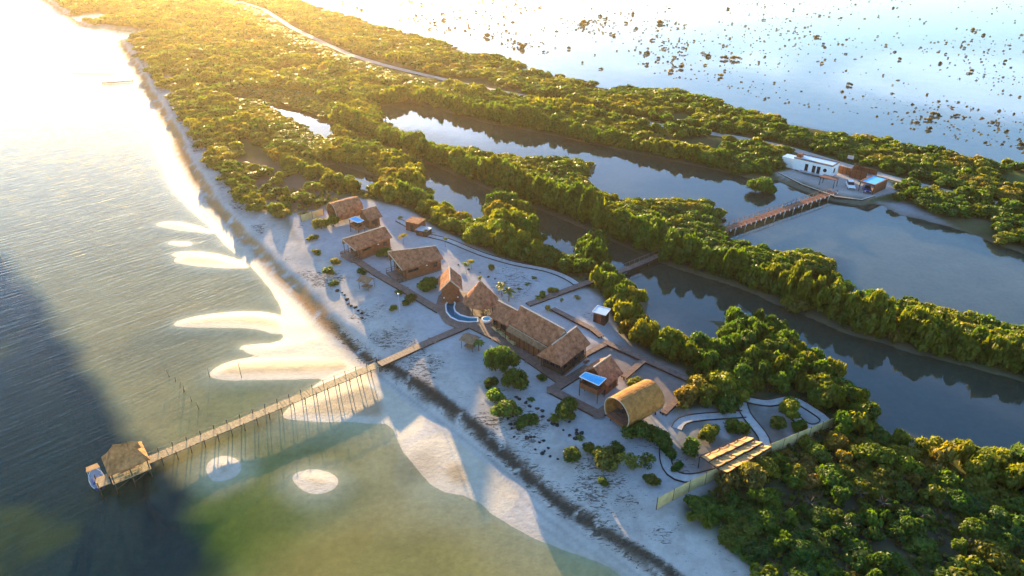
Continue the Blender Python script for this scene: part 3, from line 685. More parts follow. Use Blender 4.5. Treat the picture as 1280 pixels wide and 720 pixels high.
canopy_cabin('thatched cabin with a bright blue canopy on posts, next to the golden barrel cabin', (742.5, 459), (763.3, 444), 6.5, 2.7, 4.3, [(724.5, 471), (731.7, 465), (758, 473), (748.5, 482)], 5.3, 3.4)
# barrel cabins
def barrel(label, c0, c1, zc, rad_, m, ground=1.5):
    a = Vector((*P(*c0, zc), 0)); b = Vector((*P(*c1, zc), 0)); L = (b-a).length; rz = math.atan2(b.y-a.y, b.x-a.x); c = (a+b)/2
    o = thing('barrel_cabin', label, 'cabin', (c.x, c.y, ground), rz, CG); z = zc-ground
    mb = MB(); n = 30; nx = 26; a0, a1 = R(-38), R(218); vs = []
    for lay in (0, 1):
        for i in range(nx+1):
            x = -L/2+L*i/nx; bul = 1+.035*math.sin(i/nx*math.pi)
            for k in range(n+1):
                t = a0+(a1-a0)*k/n; r = (rad_*bul if lay == 0 else rad_-.2)+random.uniform(-.02, .02)
                if i in (0, nx): xx = x+random.uniform(-.05, .05)
                else: xx = x
                vs.append((xx, r*math.cos(t), z+r*.98*math.sin(t)))
    m0 = (nx+1)*(n+1); fs = []
    for i in range(nx):
        for k in range(n):
            q = i*(n+1)+k; fs.append((q+n+1, q+n+2, q+1, q)[::-1]); fs.append((q+m0, q+1+m0, q+n+2+m0, q+n+1+m0)[::-1])
    for i in (0, nx):
        for k in range(n):
            q = i*(n+1)+k; f = (q, q+1, q+1+m0, q+m0); fs.append(f if i == 0 else f[::-1])
    for k in (0, n):
        for i in range(nx):
            q = i*(n+1)+k; f = (q, q+n+1, q+n+1+m0, q+m0); fs.append(f[::-1] if k == 0 else f)
    mb.poly(vs, fs); sh = mb.build('barrel_roof', m, o)
    rim = MB()
    for k in range(n):
        t0 = a0+(a1-a0)*k/n; t1 = a0+(a1-a0)*(k+1)/n; r = rad_+.02
        rim.bar((-L/2-.08, r*math.cos(t0), z+r*.98*math.sin(t0)), (-L/2-.08, r*math.cos(t1), z+r*.98*math.sin(t1)), .09, .1)
    rim.build('rim', M['ridge'], o)
    zf = z-rad_*.55; wf = rad_*.78
    MB().box((0, 0, zf), (L-.3, 2*wf, .16)).build('floor_deck', M['deck'], o)
    def endwall(x, name):
        w = MB(); v = []; rr = rad_-.26
        for k in range(25):
            t = R(-28)+(R(208)-R(-28))*k/24; v.append((rr*math.cos(t), z+rr*math.sin(t)))
        nn = len(v); p = [(x, y, zz) for y, zz in v]+[(x+.12, y, zz) for y, zz in v]
        w.poly(p, [tuple(range(nn))[::-1], tuple(range(nn, 2*nn))]+[(i, (i+1) % nn, nn+(i+1) % nn, nn+i) for i in range(nn)]); return w.build(name, M['wood'], o)
    endwall(-L/2+2.0, 'wall'); endwall(L/2-.5, 'wall')
    add_door(o, (-L/2+2.0, .2, zf+.1, -1), 1.2, 1.9, 'y')
    rl = MB(); rl.bar((-L/2+.1, -wf, zf+.95), (-L/2+.1, wf, zf+.95), .08); rl.bar((-L/2+.1, -wf, zf+.5), (-L/2+.1, wf, zf+.5), .05); rl.box((-L/2+.12, 0, zf-.25), (.1, 2*wf, .6)); rl.build('railing', M['wood'], o)
    for x in (-L/2+.5, 0, L/2-.6):
        for s in (-1, 1): MB().bar((x, s*wf*.8, -.6), (x, s*wf*.8, zf-.05), .18, n=8).build('post', M['dark'], o)
    return o
barrel('near golden barrel roofed cabin on short posts among green bushes', (771, 516.5), (815, 493), 4.35, 2.55, M['thatch_gold'])
barrel('far barrel roofed brown cabin at the end of the row by the yellow fence', (415, 266.5), (448, 257.5), 4.0, 2.6, M['thatch'])
# round palapa
pc = P(601, 375, 4.0); o = thing('palapa', 'round thatched palapa with a two-tier conical roof beside the crescent pool', 'palapa', (*pc, 1.5))
MB().lathe([(0, 6.7), (.35, 6.45), (.9, 5.65), (1.25, 5.3), (1.3, 5.05), (1.05, 5.1)], (0, 0, 0), 28, .03).build('roof_cap', M['thatch'], o)
MB().lathe([(.9, 5.35), (1.6, 4.75), (2.5, 3.75), (3.35, 2.7), (3.5, 2.4), (3.3, 2.42), (.9, 5.1)], (0, 0, 0), 36, .025).build('roof', M['thatch'], o)
for k in range(8):
    t = k*math.pi/4+.2; MB().bar((2.75*math.cos(t), 2.75*math.sin(t), -.2), (2.75*math.cos(t), 2.75*math.sin(t), 3.3), .16, n=8).build('post', M['dark'], o)
MB().lathe([(0, .52), (2.9, .52), (2.9, .3), (0, .3)], (0, 0, 0), 24).build('floor_deck', M['deck'], o)
# dining hall: three linked roofs and a veranda
def simple_hall(name, label, r0, r1, zr, half, ze, wallm, hip0=0, hip1=0, inset=.4, open_ends=False):
    o, X, zr, ze = gable_thing(name, label, 'hall', r0, r1, zr, half, ze, M['thatch'], 'linked roofs of the dining hall', hip0=hip0, hip1=hip1)
    hw = half-inset; top = ze+(zr-ze)*(inset/half)-.27
    wall_shell(o, -X+.35, X-.35, hw, .35, top, zr-.4, M[wallm]) if not open_ends else None
    MB().box((0, 0, .25), (2*X, 2*hw+.4, .2)).build('floor_deck', M['deck'], o)
    for s in (-1, 1):
        for k in range(5):
            x = -X+.2+(2*X-.4)*k/4; MB().bar((x, s*(hw+.1), -.3), (x, s*(hw+.1), top+.05), .16, n=8).build('post', M['dark'], o)
    return o, X, hw, zr, ze, top
o, X, hw, zr, ze, top = simple_hall('dining_hall', 'largest thatched roof of the dining hall with a long straight ridge and decorated open gable', (650.5, 382), (705, 411.5), 8.4, 2.35, 5.5, 'wood')
gb = MB()   # open gable lattice at the lower end
for k in range(9):
    y = -1.7+3.4*k/8; gb.bar((X-.1, y, ze+.1), (X-.1, y*.15, zr-.35), .07)
for k in range(3): gb.bar((X-.05, -1.5+k*.5, ze+.5+k*.8), (X-.05, 1.5-k*.5, ze+.5+k*.8), .06)
gb.build('gable_lattice', M['ridge'], o)
for k in range(5): add_window(o, (-X+1.4+k*(2*X-2.8)/4, -hw, 3.2, -1), 1.0, .8, 'x')
o, X, hw, zr, ze, top = simple_hall('dining_wing', 'smaller thatched roof at the pool end of the dining hall', (622.6, 376), (647, 388.5), 7.0, 2.1, 4.6, 'wood')
for k in range(2): add_window(o, (-X+1+k*2, -hw, 1.9, -1), 1.0, 1.0, 'x')
o, X, hw, zr, ze, top = simple_hall('dining_pavilion', 'hipped thatched pavilion set crosswise at the lower end of the dining hall', (690, 431), (721, 408), 7.3, 2.5, 4.6, 'dark', hip0=.9, hip1=.6, inset=.45)
pb = MB(); pb.box((0, 0, -.1), (2*X-.2, 2*hw+.1, .9)); pb.build('plinth', M['plaster'], o)
for k in range(4): add_window(o, (-X+1.0+k*(2*X-2)/3, -hw, 2.0, -1), 1.1, 1.2, 'x')
for k in range(3): add_window(o, (-X+.35, -1.2+k*1.2, 2.0, -1), .9, 1.2, 'y')
st = MB()
for k in range(3): st.box((X-.9, -hw-.75-.3*k, .35-.22*k), (1.3, .32, .2))
st.build('step', M['deck'], o)
# veranda: lean-to on posts along the hall
a = P3(636.7, 406.8, 5.0); b = P3(684.8, 434.8, 5.0); c = P3(679.7, 439.6, 4.0); d = P3(631.8, 412.6, 4.0)
o = thing('veranda', 'low lean-to veranda roof running along the boardwalk side of the dining hall', 'veranda', (a.x, a.y, 1.5), 0, 'linked roofs of the dining hall')
e = Vector((a.x, a.y, 1.5)); rf = MB(); n = 26; vs = []
for lay in (0, .14):
    for k in range(n+1):
        for u, v in ((a, b), (d, c)):
            p = u+(v-u)*(k/n)-e; vs.append((p.x+random.uniform(-.04, .04), p.y+random.uniform(-.04, .04), p.z-lay))
m0 = 2*(n+1); fs = []
for k in range(n):
    q = 2*k; fs += [(q, q+1, q+3, q+2), (q+m0, q+2+m0, q+3+m0, q+1+m0), (q+1, q+1+m0, q+3+m0, q+3), (q, q+2, q+2+m0, q+m0)]
fs += [(0, m0, m0+1, 1), (2*n, 2*n+1, 2*n+1+m0, 2*n+m0)]
ro = rf.poly(vs, fs).build('roof', M['thatch_grey'], o); MB().bar(a-e+Vector((0, 0, .05)), b-e+Vector((0, 0, .05)), .12, .1).build('ridge_cap', M['ridge'], ro)
for k in range(9):
    p = d+(c-d)*(k/8)-e; MB().bar((p.x, p.y, -.3), (p.x, p.y, p.z-.05), .13, n=8).build('post', M['dark'], o)
f0 = [a-e, b-e, c-e, d-e]; MB().slab([(p.x, p.y, .4) for p in f0], .15).build('floor_deck', M['deck'], o)
wl = MB(); p0, p1 = a+(d-a)*.3-e, b+(c-b)*.3-e; wl.bar((p0.x, p0.y, 1.7), (p1.x, p1.y, 1.7), .1, 2.6); wl.build('wall', M['wood'], o)

# pool deck and crescent pool
dk = PL([(549, 391), (545, 380), (548, 370), (556, 362), (590, 366), (622, 384), (632, 396), (628, 416), (616, 419), (592, 409), (572, 410), (556, 402)], 1.95)
inner = PL(POOL_PX, 1.95)
o = thing('pool_deck', 'curved brown timber deck between the crescent pool and the palapa', 'deck', (*dk[0], 0))
bm = bmesh.new(); O = Vector((*dk[0], 0))
def ring(pts, z): return [bm.verts.new((x-O.x, y-O.y, z)) for x, y in pts]
from mathutils.geometry import tessellate_polygon
def shrink(pts, k):
    cx = sum(p[0] for p in pts)/len(pts); cy = sum(p[1] for p in pts)/len(pts); return [(cx+(x-cx)*k, cy+(y-cy)*k) for x, y in pts]
allp = [Vector((x, y, 0)) for x, y in dk]+[Vector((x, y, 0)) for x, y in inner]
tri = tessellate_polygon([allp[:len(dk)], allp[len(dk):]])
top_ = [bm.verts.new((p.x-O.x, p.y-O.y, 1.93)) for p in allp]
for t in tri:
    try: bm.faces.new([top_[i] for i in t])
    except ValueError: pass
bot = [bm.verts.new((x-O.x, y-O.y, 1.2)) for x, y in dk]
for i in range(len(dk)):
    j = (i+1) % len(dk); bm.faces.new((top_[i], bot[i], bot[j], top_[j]))
bmesh.ops.recalc_face_normals(bm, faces=bm.faces)
if sum(f.normal.z for f in bm.faces if abs(f.normal.z) > .9) < 0: bmesh.ops.reverse_faces(bm, faces=bm.faces)
me = bpy.data.meshes.new('decking'); bm.to_mesh(me); bm.free(); me.materials.append(M['deck']); link('decking', me, o)
po = thing('swimming_pool', 'crescent shaped turquoise pool with a white rim in the curved deck', 'pool', (*inner[0], 1.9))
I = [(x-inner[0][0], y-inner[0][1]) for x, y in inner]; n = len(I)
cp = MB()
for i in range(n):
    cp.bar((*I[i], .06), (*I[(i+1) % n], .06), .24, .16)
cp.build('rim', M['white'], po)
MB().prism(I, -1.5, -1.2).build('basin_floor', M['pooltile'], po)
bs = MB()
for i in range(n): bs.bar((*I[i], -.65), (*I[(i+1) % n], -.65), .1, 1.2)
bs.build('basin_side', M['pooltile'], po)
v = [Vector((x, y, 0)) for x, y in I]; t = tessellate_polygon([v]); me = bpy.data.meshes.new('water_surface'); me.from_pydata([(p.x, p.y, -.12) for p in v], [], [tuple(q) for q in t]); me.update(); me.materials.append(M['pool']); link('water_surface', me, po)

# furniture round the pool and hall; loungers stand in for sunlit patches
def make_sun_patch(label, px, z, rz):
    o = thing('sun_patch_lounger', label, 'sun patch lounger', (*P(*px, z), z), rz, 'loungers added in place of sunlit patches on the boardwalk by the dining wing')
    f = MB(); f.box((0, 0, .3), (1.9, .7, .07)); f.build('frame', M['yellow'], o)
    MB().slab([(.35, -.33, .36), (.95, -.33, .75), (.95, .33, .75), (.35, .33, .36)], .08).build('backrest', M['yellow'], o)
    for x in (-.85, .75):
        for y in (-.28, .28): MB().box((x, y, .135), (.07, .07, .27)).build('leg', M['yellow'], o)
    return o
for i, (px, lab) in enumerate([((619, 412.5), 'first pale lounger standing in for a sunlit patch, nearest the pool, on the boardwalk in front of the dining wing'), ((626, 417.5), 'pale lounger standing in for a sunlit patch, second from the pool in front of the dining wing'),
        ((633, 423), 'pale lounger standing in for a sunlit patch, third from the pool beside the veranda posts'), ((640, 429), 'pale lounger standing in for a sunlit patch, farthest from the pool beside the veranda')]):
    make_sun_patch(lab, px, 2.0, R(-58))
def make_chair(label, px, z, rz, m, group):
    o = thing('armchair', label, 'chair', (*P(*px, z), z), rz, group)
    MB().box((0, 0, .42), (.62, .62, .14)).build('seat', M[m], o); MB().box((.29, 0, .78), (.1, .62, .6)).build('backrest', M[m], o)
    for y in (-.34, .34): MB().box((0, y, .58), (.6, .08, .24)).build('armrest', M[m], o)
    for x in (-.24, .24):
        for y in (-.24, .24): MB().box((x, y, .175), (.06, .06, .35)).build('leg', M[m], o)
for px, rz, m, lab in [((598.5, 384.5), 2.4, 'white', 'white armchair under the front eave of the round palapa'), ((611.5, 384), .4, 'white', 'white armchair between the palapa and the dining wing'),
        ((603.5, 391.5), 1.0, 'yellow', 'pale yellow armchair on the deck in front of the palapa'), ((609.5, 393.5), .6, 'yellow', 'pale yellow armchair nearest the corner of the dining wing')]:
    make_chair(lab, px, 2.0, rz, m, 'armchairs round the palapa')
q = P(608.5, 401.5, 2.0); o = thing('plunge_tub', 'round white tub on the deck between the crescent pool and the dining wing', 'tub', (*q, 1.95))
MB().lathe([(0, .05), (.75, .05), (.9, .3), (.95, .62), (.82, .64), (.75, .2), (0, .16)], (0, 0, 0), 20).build('shell', M['white'], o, True)
MB().lathe([(0, .5), (.78, .5)], (0, 0, 0), 20).build('water_surface', M['pool'], o)

# small sand shelters
def shelter(label, px, w, d, h, rz):
    o = thing('shade_shelter', label, 'shelter', (*P(*px, 1.5), 1.5), rz, 'small four-post shelters on the beach sand')
    r = MB(); 
    for s in (-1, 1): thatch_slope(r, -w/2-.3, w/2+.3, 0, h+.45, s*(d/2+.3), h, .12, ny=5)
    r.build('roof', M['thatch_grey'], o)
    for x in (-w/2, w/2):
        for y in (-d/2, d/2): MB().bar((x, y, -.3), (x, y, h), .1, n=8).build('post', M['pile'], o)
    MB().box((0, 0, .55), (w*.8, d*.75, .12)).build('bed', M['thatch_grey'], o)
    return o
shelter('small four-post shelter on sand in front of the long thatched cabin', (459, 360.5), 2.3, 2.0, 2.1, -.5)
shelter('small four-post shelter with a bed, below the crescent pool next to a young palm', (588, 435), 2.3, 2.1, 2.1, -.55)

# small sheds
def shed(name, label, px, w, d, h, rz, wm, rm, ground=1.5, rim=None):
    o = thing(name, label, 'shed', (*P(*px, ground), ground), rz, None)
    b = MB()
    for s in (-1, 1): b.box((0, s*(d/2-.05), h/2-.15), (w, .1, h+.3)); b.box((s*(w/2-.05), 0, h/2-.15), (.1, d-.21, h+.3))
    b.build('wall', M[wm], o); r = MB(); r.box((0, 0, h+.06), (w+.3, d+.3, .11)); ro = r.build('roof', M[rm], o)
    if rim:
        k = MB()
        for s in (-1, 1): k.box((0, s*(d/2+.19), h+.08), (w+.46, .08, .2)); k.box((s*(w/2+.19), 0, h+.08), (.08, d+.29, .2))
        k.build('roof_edge', M[rim], ro)
    add_door(o, (0, -d/2, 0, -1), .9, min(1.9, h-.25), 'x', M['dark'] if wm != 'dark' else M['wood']); add_window(o, (-w/2, 0, h*.62, -1), .6, .5, 'y')
    return o
shed('storage_shed', 'red-brown storage shed with a flat brown roof at the edge of the mangroves', (520, 287), 3.6, 3.2, 2.4, -.45, 'wood', 'thatch')
shed('storage_shed', 'small dark shed with a pale flat roof beside the red-brown shed', (530, 293.5), 2.8, 2.4, 1.5, -.45, 'dark', 'grey')
shed('tank_house', 'dark timber box with a flat top given the blue of reflected sky against the mangroves behind the dining hall', (751, 401), 2.3, 2.2, 2.2, -.5, 'dark', 'roof_skytint', rim='white')

# shade canopy with tan panels by the fence
q = [P3(875, 571, 3.6), P3(932, 545.5, 3.6), P3(964, 561, 3.6), P3(908, 594, 3.6)]
o = thing('panel_canopy', 'tan panelled flat shade roof on posts beside the long pale fence', 'canopy', (*q[0].xy, 1.2)); e = Vector((q[0].x, q[0].y, 1.2)); q = [p-e for p in q]
for p in q+[(q[0]+q[1])/2, (q[2]+q[3])/2]: MB().bar((p.x, p.y, -.4), (p.x, p.y, p.z), .14, n=8).build('post', M['dark'], o)
fr = MB()
def bil(s, t): return q[0]*(1-s)*(1-t)+q[1]*s*(1-t)+q[2]*s*t+q[3]*(1-s)*t
for s in [k/5 for k in range(6)]: fr.bar(bil(s, 0)+Vector((0, 0, .06)), bil(s, 1)+Vector((0, 0, .06)), .1, .12)
for t in [0, 1/3, 2/3, 1]: fr.bar(bil(0, t)+Vector((0, 0, .16)), bil(1, t)+Vector((0, 0, .16)), .1, .1)
fr.build('frame', M['dark'], o)
for i in range(5):
    for j in range(3):
        mb = MB(); n = 5; vs = []; s0, s1, t0, t1 = i/5+.008, (i+1)/5-.008, j/3+.01, (j+1)/3-.01; tilt = .42+random.uniform(-.08, .08)
        for a in range(n+1):
            for b in range(n+1):
                p = bil(s0+(s1-s0)*a/n, t0+(t1-t0)*b/n); vs.append((p.x, p.y, p.z+.05+tilt*b/n-.1*math.sin(a/n*math.pi)))
        fs = [(a*(n+1)+b, (a+1)*(n+1)+b, (a+1)*(n+1)+b+1, a*(n+1)+b+1) for a in range(n) for b in range(n)]
        mb.poly(vs, fs).poly([(x, y, z-.03) for x, y, z in vs], [f[::-1] for f in fs]); mb.build('shade_panel', M['canvas'], o)

# fences
def fence(label, px, h, m, ground=None):
    L = [P(a, b, 1.2) for a, b in px]; pts = []
    for a, b in zip(L[:-1], L[1:]):
        k = max(1, round(math.hypot(b[0]-a[0], b[1]-a[1])/2.4)); pts += [(a[0]+(b[0]-a[0])*i/k, a[1]+(b[1]-a[1])*i/k) for i in range(k)]
    pts.append(L[-1]); o = thing('board_fence', label, 'fence', (*pts[0], 0), 0); Z = [gz(x, y) for x, y in pts]
    Z = [sum(Z[max(0, i-1):i+2])/len(Z[max(0, i-1):i+2]) for i in range(len(Z))]
    V = [Vector((x-pts[0][0], y-pts[0][1], z)) for (x, y), z in zip(pts, Z)]; pn = MB()
    for a, b in zip(V[:-1], V[1:]):
        d = (b-a); n = 10
        for k in range(n):
            p = a+d*(k+.04)/n; r = a+d*(k+.96)/n; hh = h+random.uniform(-.03, .03)
            pn.bar((p.x, p.y, (p.z+r.z)/2+hh/2-.05), (r.x, r.y, (p.z+r.z)/2+hh/2-.05), .05, hh+.1)
    pn.build('boarding', m, o); rl = MB()
    for z in (.4, h-.3):
        for a, b in zip(V[:-1], V[1:]): 
            nn = Vector((-(b-a).y, (b-a).x, 0)).normalized()*.07; rl.bar(a+Vector((0, 0, z))+nn, b+Vector((0, 0, z))+nn, .07, .1)
    rl.build('rail', M['pile'], o)
    for v in V: MB().bar((v.x, v.y, v.z-.4), (v.x, v.y, v.z+h+.1), .13, n=6).build('post', M['pile'], o)
    return o
fence('long pale yellow board fence from the beach into the mangroves, past the tan shade roof', [(820, 639), (860, 618), (900, 598), (960, 571), (1010, 550), (1054, 528)], 2.0, M['yellow'])
fence('short sunlit yellow board fence beside the far barrel cabin', [(377, 279), (391, 275), (405, 270.5)], 1.7, M['yellow'])

# ------------------------------------------------------------------ pier with its hut
pa = Vector((*P(476, 454, 1.5), 1.5)); pb_ = Vector((*P(178, 578, 1.15), 1.15)); pd = (pb_-pa); pL = pd.length; pdir = pd.normalized(); pn = Vector((-pdir.y, pdir.x, 0)).normalized()
o = thing('pier', 'long narrow wooden pier on paired piles running from the beach out to a thatched hut', 'pier', (pa.x, pa.y, 0)); e = Vector((pa.x, pa.y, 0)); W = .85
dk_ = MB(); k = int(pL/.28)
for i in range(k):
    p = pa+pdir*(pL*i/k+.006)-e; r = pa+pdir*(pL*(i+1)/k-.006)-e; dz = Vector((0, 0, random.uniform(-.02, .02))); w = W+random.uniform(-.05, .05)
    dk_.slab([p-pn*w+dz, r-pn*w+dz, r+pn*w+dz, p+pn*w+dz], .06)
dk_.build('decking', M['pier'], o); br = MB()
for s in (-.6, .6): br.bar(pa+pn*s-e-Vector((0, 0, .17)), pb_+pn*s-e-Vector((0, 0, .17)), .12, .2)
br.build('bearer', M['pile'], o); rp = MB(); prev = None
npair = 19
for i in range(npair+1):
    p = pa+pdir*(pL*(i+.2)/(npair+.4))-e
    for s in (-1, 1):
        t = random.uniform(-.08, .08); q = p+pn*s*(W-.1); hgt = .85 if s > 0 else .12
        s2 = s
        f = -1.2 if (p+e-pa).length > 8 else -.5
        MB().bar((q.x+t-pn.x*-.1*s, q.y-pn.y*-.1*s, f), (q.x, q.y, q.z+(.8 if s < 0 else .15)), .15, n=7, w2=.12).build('pile', M['pile'], o)
    q = p-pn*(W-.1)+Vector((0, 0, .75))
    if prev is not None:
        mid = (q+prev)/2-Vector((0, 0, .13)); rp.bar(prev, mid, .05, n=5); rp.bar(mid, q, .05, n=5)
    prev = q
    MB().bar(p-pn*(W+.15)-Vector((0, 0, .3)), p+pn*(W+.15)-Vector((0, 0, .3)), .12).build('crossbeam', M['pile'], o)
rp.build('handrail', M['rope'], o)
# hut over the water at the end of the pier
hc = (P3(131, 569, 3.2)+P3(144, 590, 3.2)+P3(182, 573, 3.2)+P3(168, 556, 3.2))/4
hrz = math.atan2(-pdir.y, -pdir.x)
o = thing('pier_hut', 'open thatched hut with a peaked roof on piles at the seaward end of the pier', 'hut', (hc.x, hc.y, 0), hrz)
rf = MB(); hx, hy, hz, pk = 2.6, 2.35, 3.15, 6.0
def hipslope(mb, c0, c1, r0, r1, n=9, th=.16):
    vs = []
    for lay in (0, th):
        for j in range(n+1):
            for i in range(n+1):
                s, t = i/n, j/n; a = Vector(r0).lerp(Vector(r1), s); b = Vector(c0).lerp(Vector(c1), s); p = a.lerp(b, t); p.z -= .28*math.sin(t*math.pi)*1.0
                p += Vector((random.uniform(-.03, .03), random.uniform(-.03, .03), random.uniform(-.03, .03)-(random.uniform(0, .12) if j == n else 0)))
                vs.append((p.x, p.y, p.z-lay))
    m0 = (n+1)**2; fs = []
    for j in range(n):
        for i in range(n):
            q = j*(n+1)+i; fs += [(q, q+n+1, q+n+2, q+1), (q+m0, q+1+m0, q+n+2+m0, q+n+1+m0)]
    for i in range(n):
        q = n*(n+1)+i; fs.append((q, q+m0, q+1+m0, q+1))
    mb.poly(vs, fs)
cs = [(-hx, -hy, hz), (hx, -hy, hz), (hx, hy, hz), (-hx, hy, hz)]; r_a, r_b = (-.85, 0, pk), (-.35, 0, pk-.02); r_c = (1.25, 0, pk-.75)
for c0, c1, a, b in ((cs[0], cs[1], r_a, r_c), (cs[1], cs[2], r_c, r_c), (cs[2], cs[3], r_c, r_a), (cs[3], cs[0], r_a, r_a)): hipslope(rf, c0, c1, a, b)
ro = rf.build('roof', M['hut_thatch'], o)
dm = MB()   # raised dormer ridge toward the shore
for s in (-1, 1): dm.slab([(.9, 0, pk-.35), (2.0, 0, pk-.9), (2.15, s*.85, 4.35), (.75, s*.85, 4.75)], .1)
dm.build('roof_dormer', M['hut_thatch'], ro)
MB().box((0, 0, 1.3), (2*hx-.3, 2*hy-.3, .12)).build('floor_deck', M['pier'], o)
for x in (-hx+.35, 0, hx-.35):
    for y in (-hy+.35, hy-.35):
        MB().bar((x, y, -1.6), (x, y, hz+.15), .16, n=8).build('post', M['pile'], o)
for y in (-1, 1):
    r = MB()
    for z in (1.75, 2.25): r.bar((-hx+.35, y*(hy-.35), z), (hx-.35, y*(hy-.35), z), .07)
    for k in range(12):
        x = -hx+.5+(2*hx-1)*k/11; r.bar((x, y*(hy-.35), 1.36), (x+.1, y*(hy-.35), 2.25), .05)
    r.build('railing', M['yellow'], o)
bc = MB()
for s in (-1, 1): bc.bar((-hx+.4, s*(hy-.35), .1), (0, s*(hy-.35), 1.1), .08); bc.bar((0, s*(hy-.35), .1), (hx-.4, s*(hy-.35), 1.1), .08)
bc.build('brace', M['pile'], o)
MB().box((-hx-.85, -.3, 1.1), (1.6, 2.2, .12)).build('landing', M['pier'], o)
for y in (-1.3, .7): MB().bar((-hx-1.5, y, -1.6), (-hx-1.5, y, 1.9), .16, n=8).build('landing_pile', M['pile'], o)
mb = MB()
for y in (-.6, .4): mb.box((.2, y*2.2, 1.62), (2.2, .5, .08)); mb.box((.2, y*2.2, 1.47), (2.0, .3, .22))
mb.build('bench', M['pier'], o)
# boat moored at the landing
bp_ = (P3(108, 592, .4)+P3(120, 614, .4)+P3(134, 603, .4)+P3(122, 586, .4))/4
o = thing('moored_boat', 'small boat with a blue deck cover and pale sun roof, moored by the pier hut', 'boat', (bp_.x, bp_.y, 0), hrz+R(90))
hull = MB(); st = [(-2.0, .62, .5), (-1.2, .85, .5), (0, .92, .52), (1.0, .8, .6), (1.7, .45, .72), (2.1, .04, .82)]; vs = []
for x, w, z in st: vs += [(x, -w, z), (x, -w*.75, -.15), (x, w*.75, -.15), (x, w, z)]
fs = [(4*i+j+4, 4*i+j+5, 4*i+j+1, 4*i+j) for i in range(len(st)-1) for j in range(3)]+[(0, 1, 2, 3)]
hull.poly(vs, [f[::-1] for f in fs]); hull.build('hull', M['navy'], o)
d_ = MB(); v2 = []
for x, w, z in st: v2 += [(x, -w*.93, z-.08), (x, w*.93, z-.08)]
d_.poly(v2, [(2*i, 2*i+2, 2*i+3, 2*i+1) for i in range(len(st)-1)]).build('deck', M['grey'], o)
gw = MB()
for s in (0, 3):
    for i in range(len(st)-1): gw.bar(vs[4*i+s], vs[4*i+4+s], .07)
gw.build('gunwale', M['white'], o)
MB().box((-.35, 0, .62), (1.5, 1.2, .35), 0, .8).build('cover', M['navy'], o); MB().slab([(.25, -.85, 1.95), (1.35, -.7, 1.95), (1.35, .7, 1.95), (.25, .85, 1.95)], .06).build('sun_roof', M['canvas'], o)
for x, y in ((.3, -.75), (.3, .75), (1.3, -.6), (1.3, .6)): MB().bar((x, y, .5), (x, y, 1.93), .05, n=6).build('roof_post', M['white'], o)
MB().box((-2.12, 0, .45), (.3, .35, .7)).build('outboard_motor', M['black'], o)

# mooring stakes and poles in the shallows
def stake(label, px, h, lean, z=-.1, r=.12, group=None):
    x, y = P(*px, z); o = MB().bar((0, 0, -.6), (lean, lean*.3, h*.8), r, n=7, w2=r*.6).build('wooden_stake', M['pile']); o.location = (x, y, z); return tag(o, label, 'stake', group)
for px, h, ln, lab in [((212, 471), 1.9, -.2, 'tallest leaning stake at the outer end of the row standing in shallow water'), ((219, 476), .8, .1, 'shortest stake in the shallow water next to the tall leaning one'),
        ((224, 484), 1.3, .35, 'crooked stake leaning to the right in the middle of the water row'), ((229, 490), 1.6, .25, 'stake leaning right just beyond the middle of the water row'), ((232, 491), 1.0, -.15, 'short stake close beside the leaning middle stakes'),
        ((240, 501), 1.0, -.1, 'thin short stake on its own between the middle stakes and the last one'), ((249, 511), 1.7, -.2, 'last stake of the water row, nearest the pier')]:
    stake(lab, px, h, ln, -.1, .12, 'row of stakes in the shallows')
for px, h, lab in [((302, 472), 4.2, 'tall thin pole put in for a dark shadow line on the sandbar left of the pier'), ((262, 471), 2.2, 'short pole at the tip of the long sandbar')]:  # the tall pole is added in place of a dark shadow line
    stake(lab, px, h, 0, .05, .11, 'poles on the long sandbar')
# lamp post on the sand and far groyne
x, y = P(500, 392, 1.5); o = thing('lamp_post', 'slim pale lamp post on the sand near the round green shrub', 'lamp post', (x, y, 1.4)); MB().bar((0, 0, -.2), (0, 0, 4.4), .1, n=8, w2=.07).build('pole', M['grey'], o); MB().lathe([(0, 4.35), (.2, 4.4), (.22, 4.5), (0, 4.6)], (0, 0, 0), 10).build('lamp', M['white'], o)
g0, g1 = P(128, 105, 0), P(166, 102, .2); o = thing('groyne', 'thin dark timber groyne running from the distant shore into the bright water', 'groyne', (*g1, 0))
for k in range(18):
    t = k/17; MB().bar(((g0[0]-g1[0])*t, (g0[1]-g1[1])*t, -.9), ((g0[0]-g1[0])*t+.1, (g0[1]-g1[1])*t, .8+random.uniform(-.2, .2)), .35, n=6).build('pile', M['pile'], o)
MB().bar((0, 0, .55), (g0[0]-g1[0], g0[1]-g1[1], .45), .25, .3).build('beam', M['pile'], o)

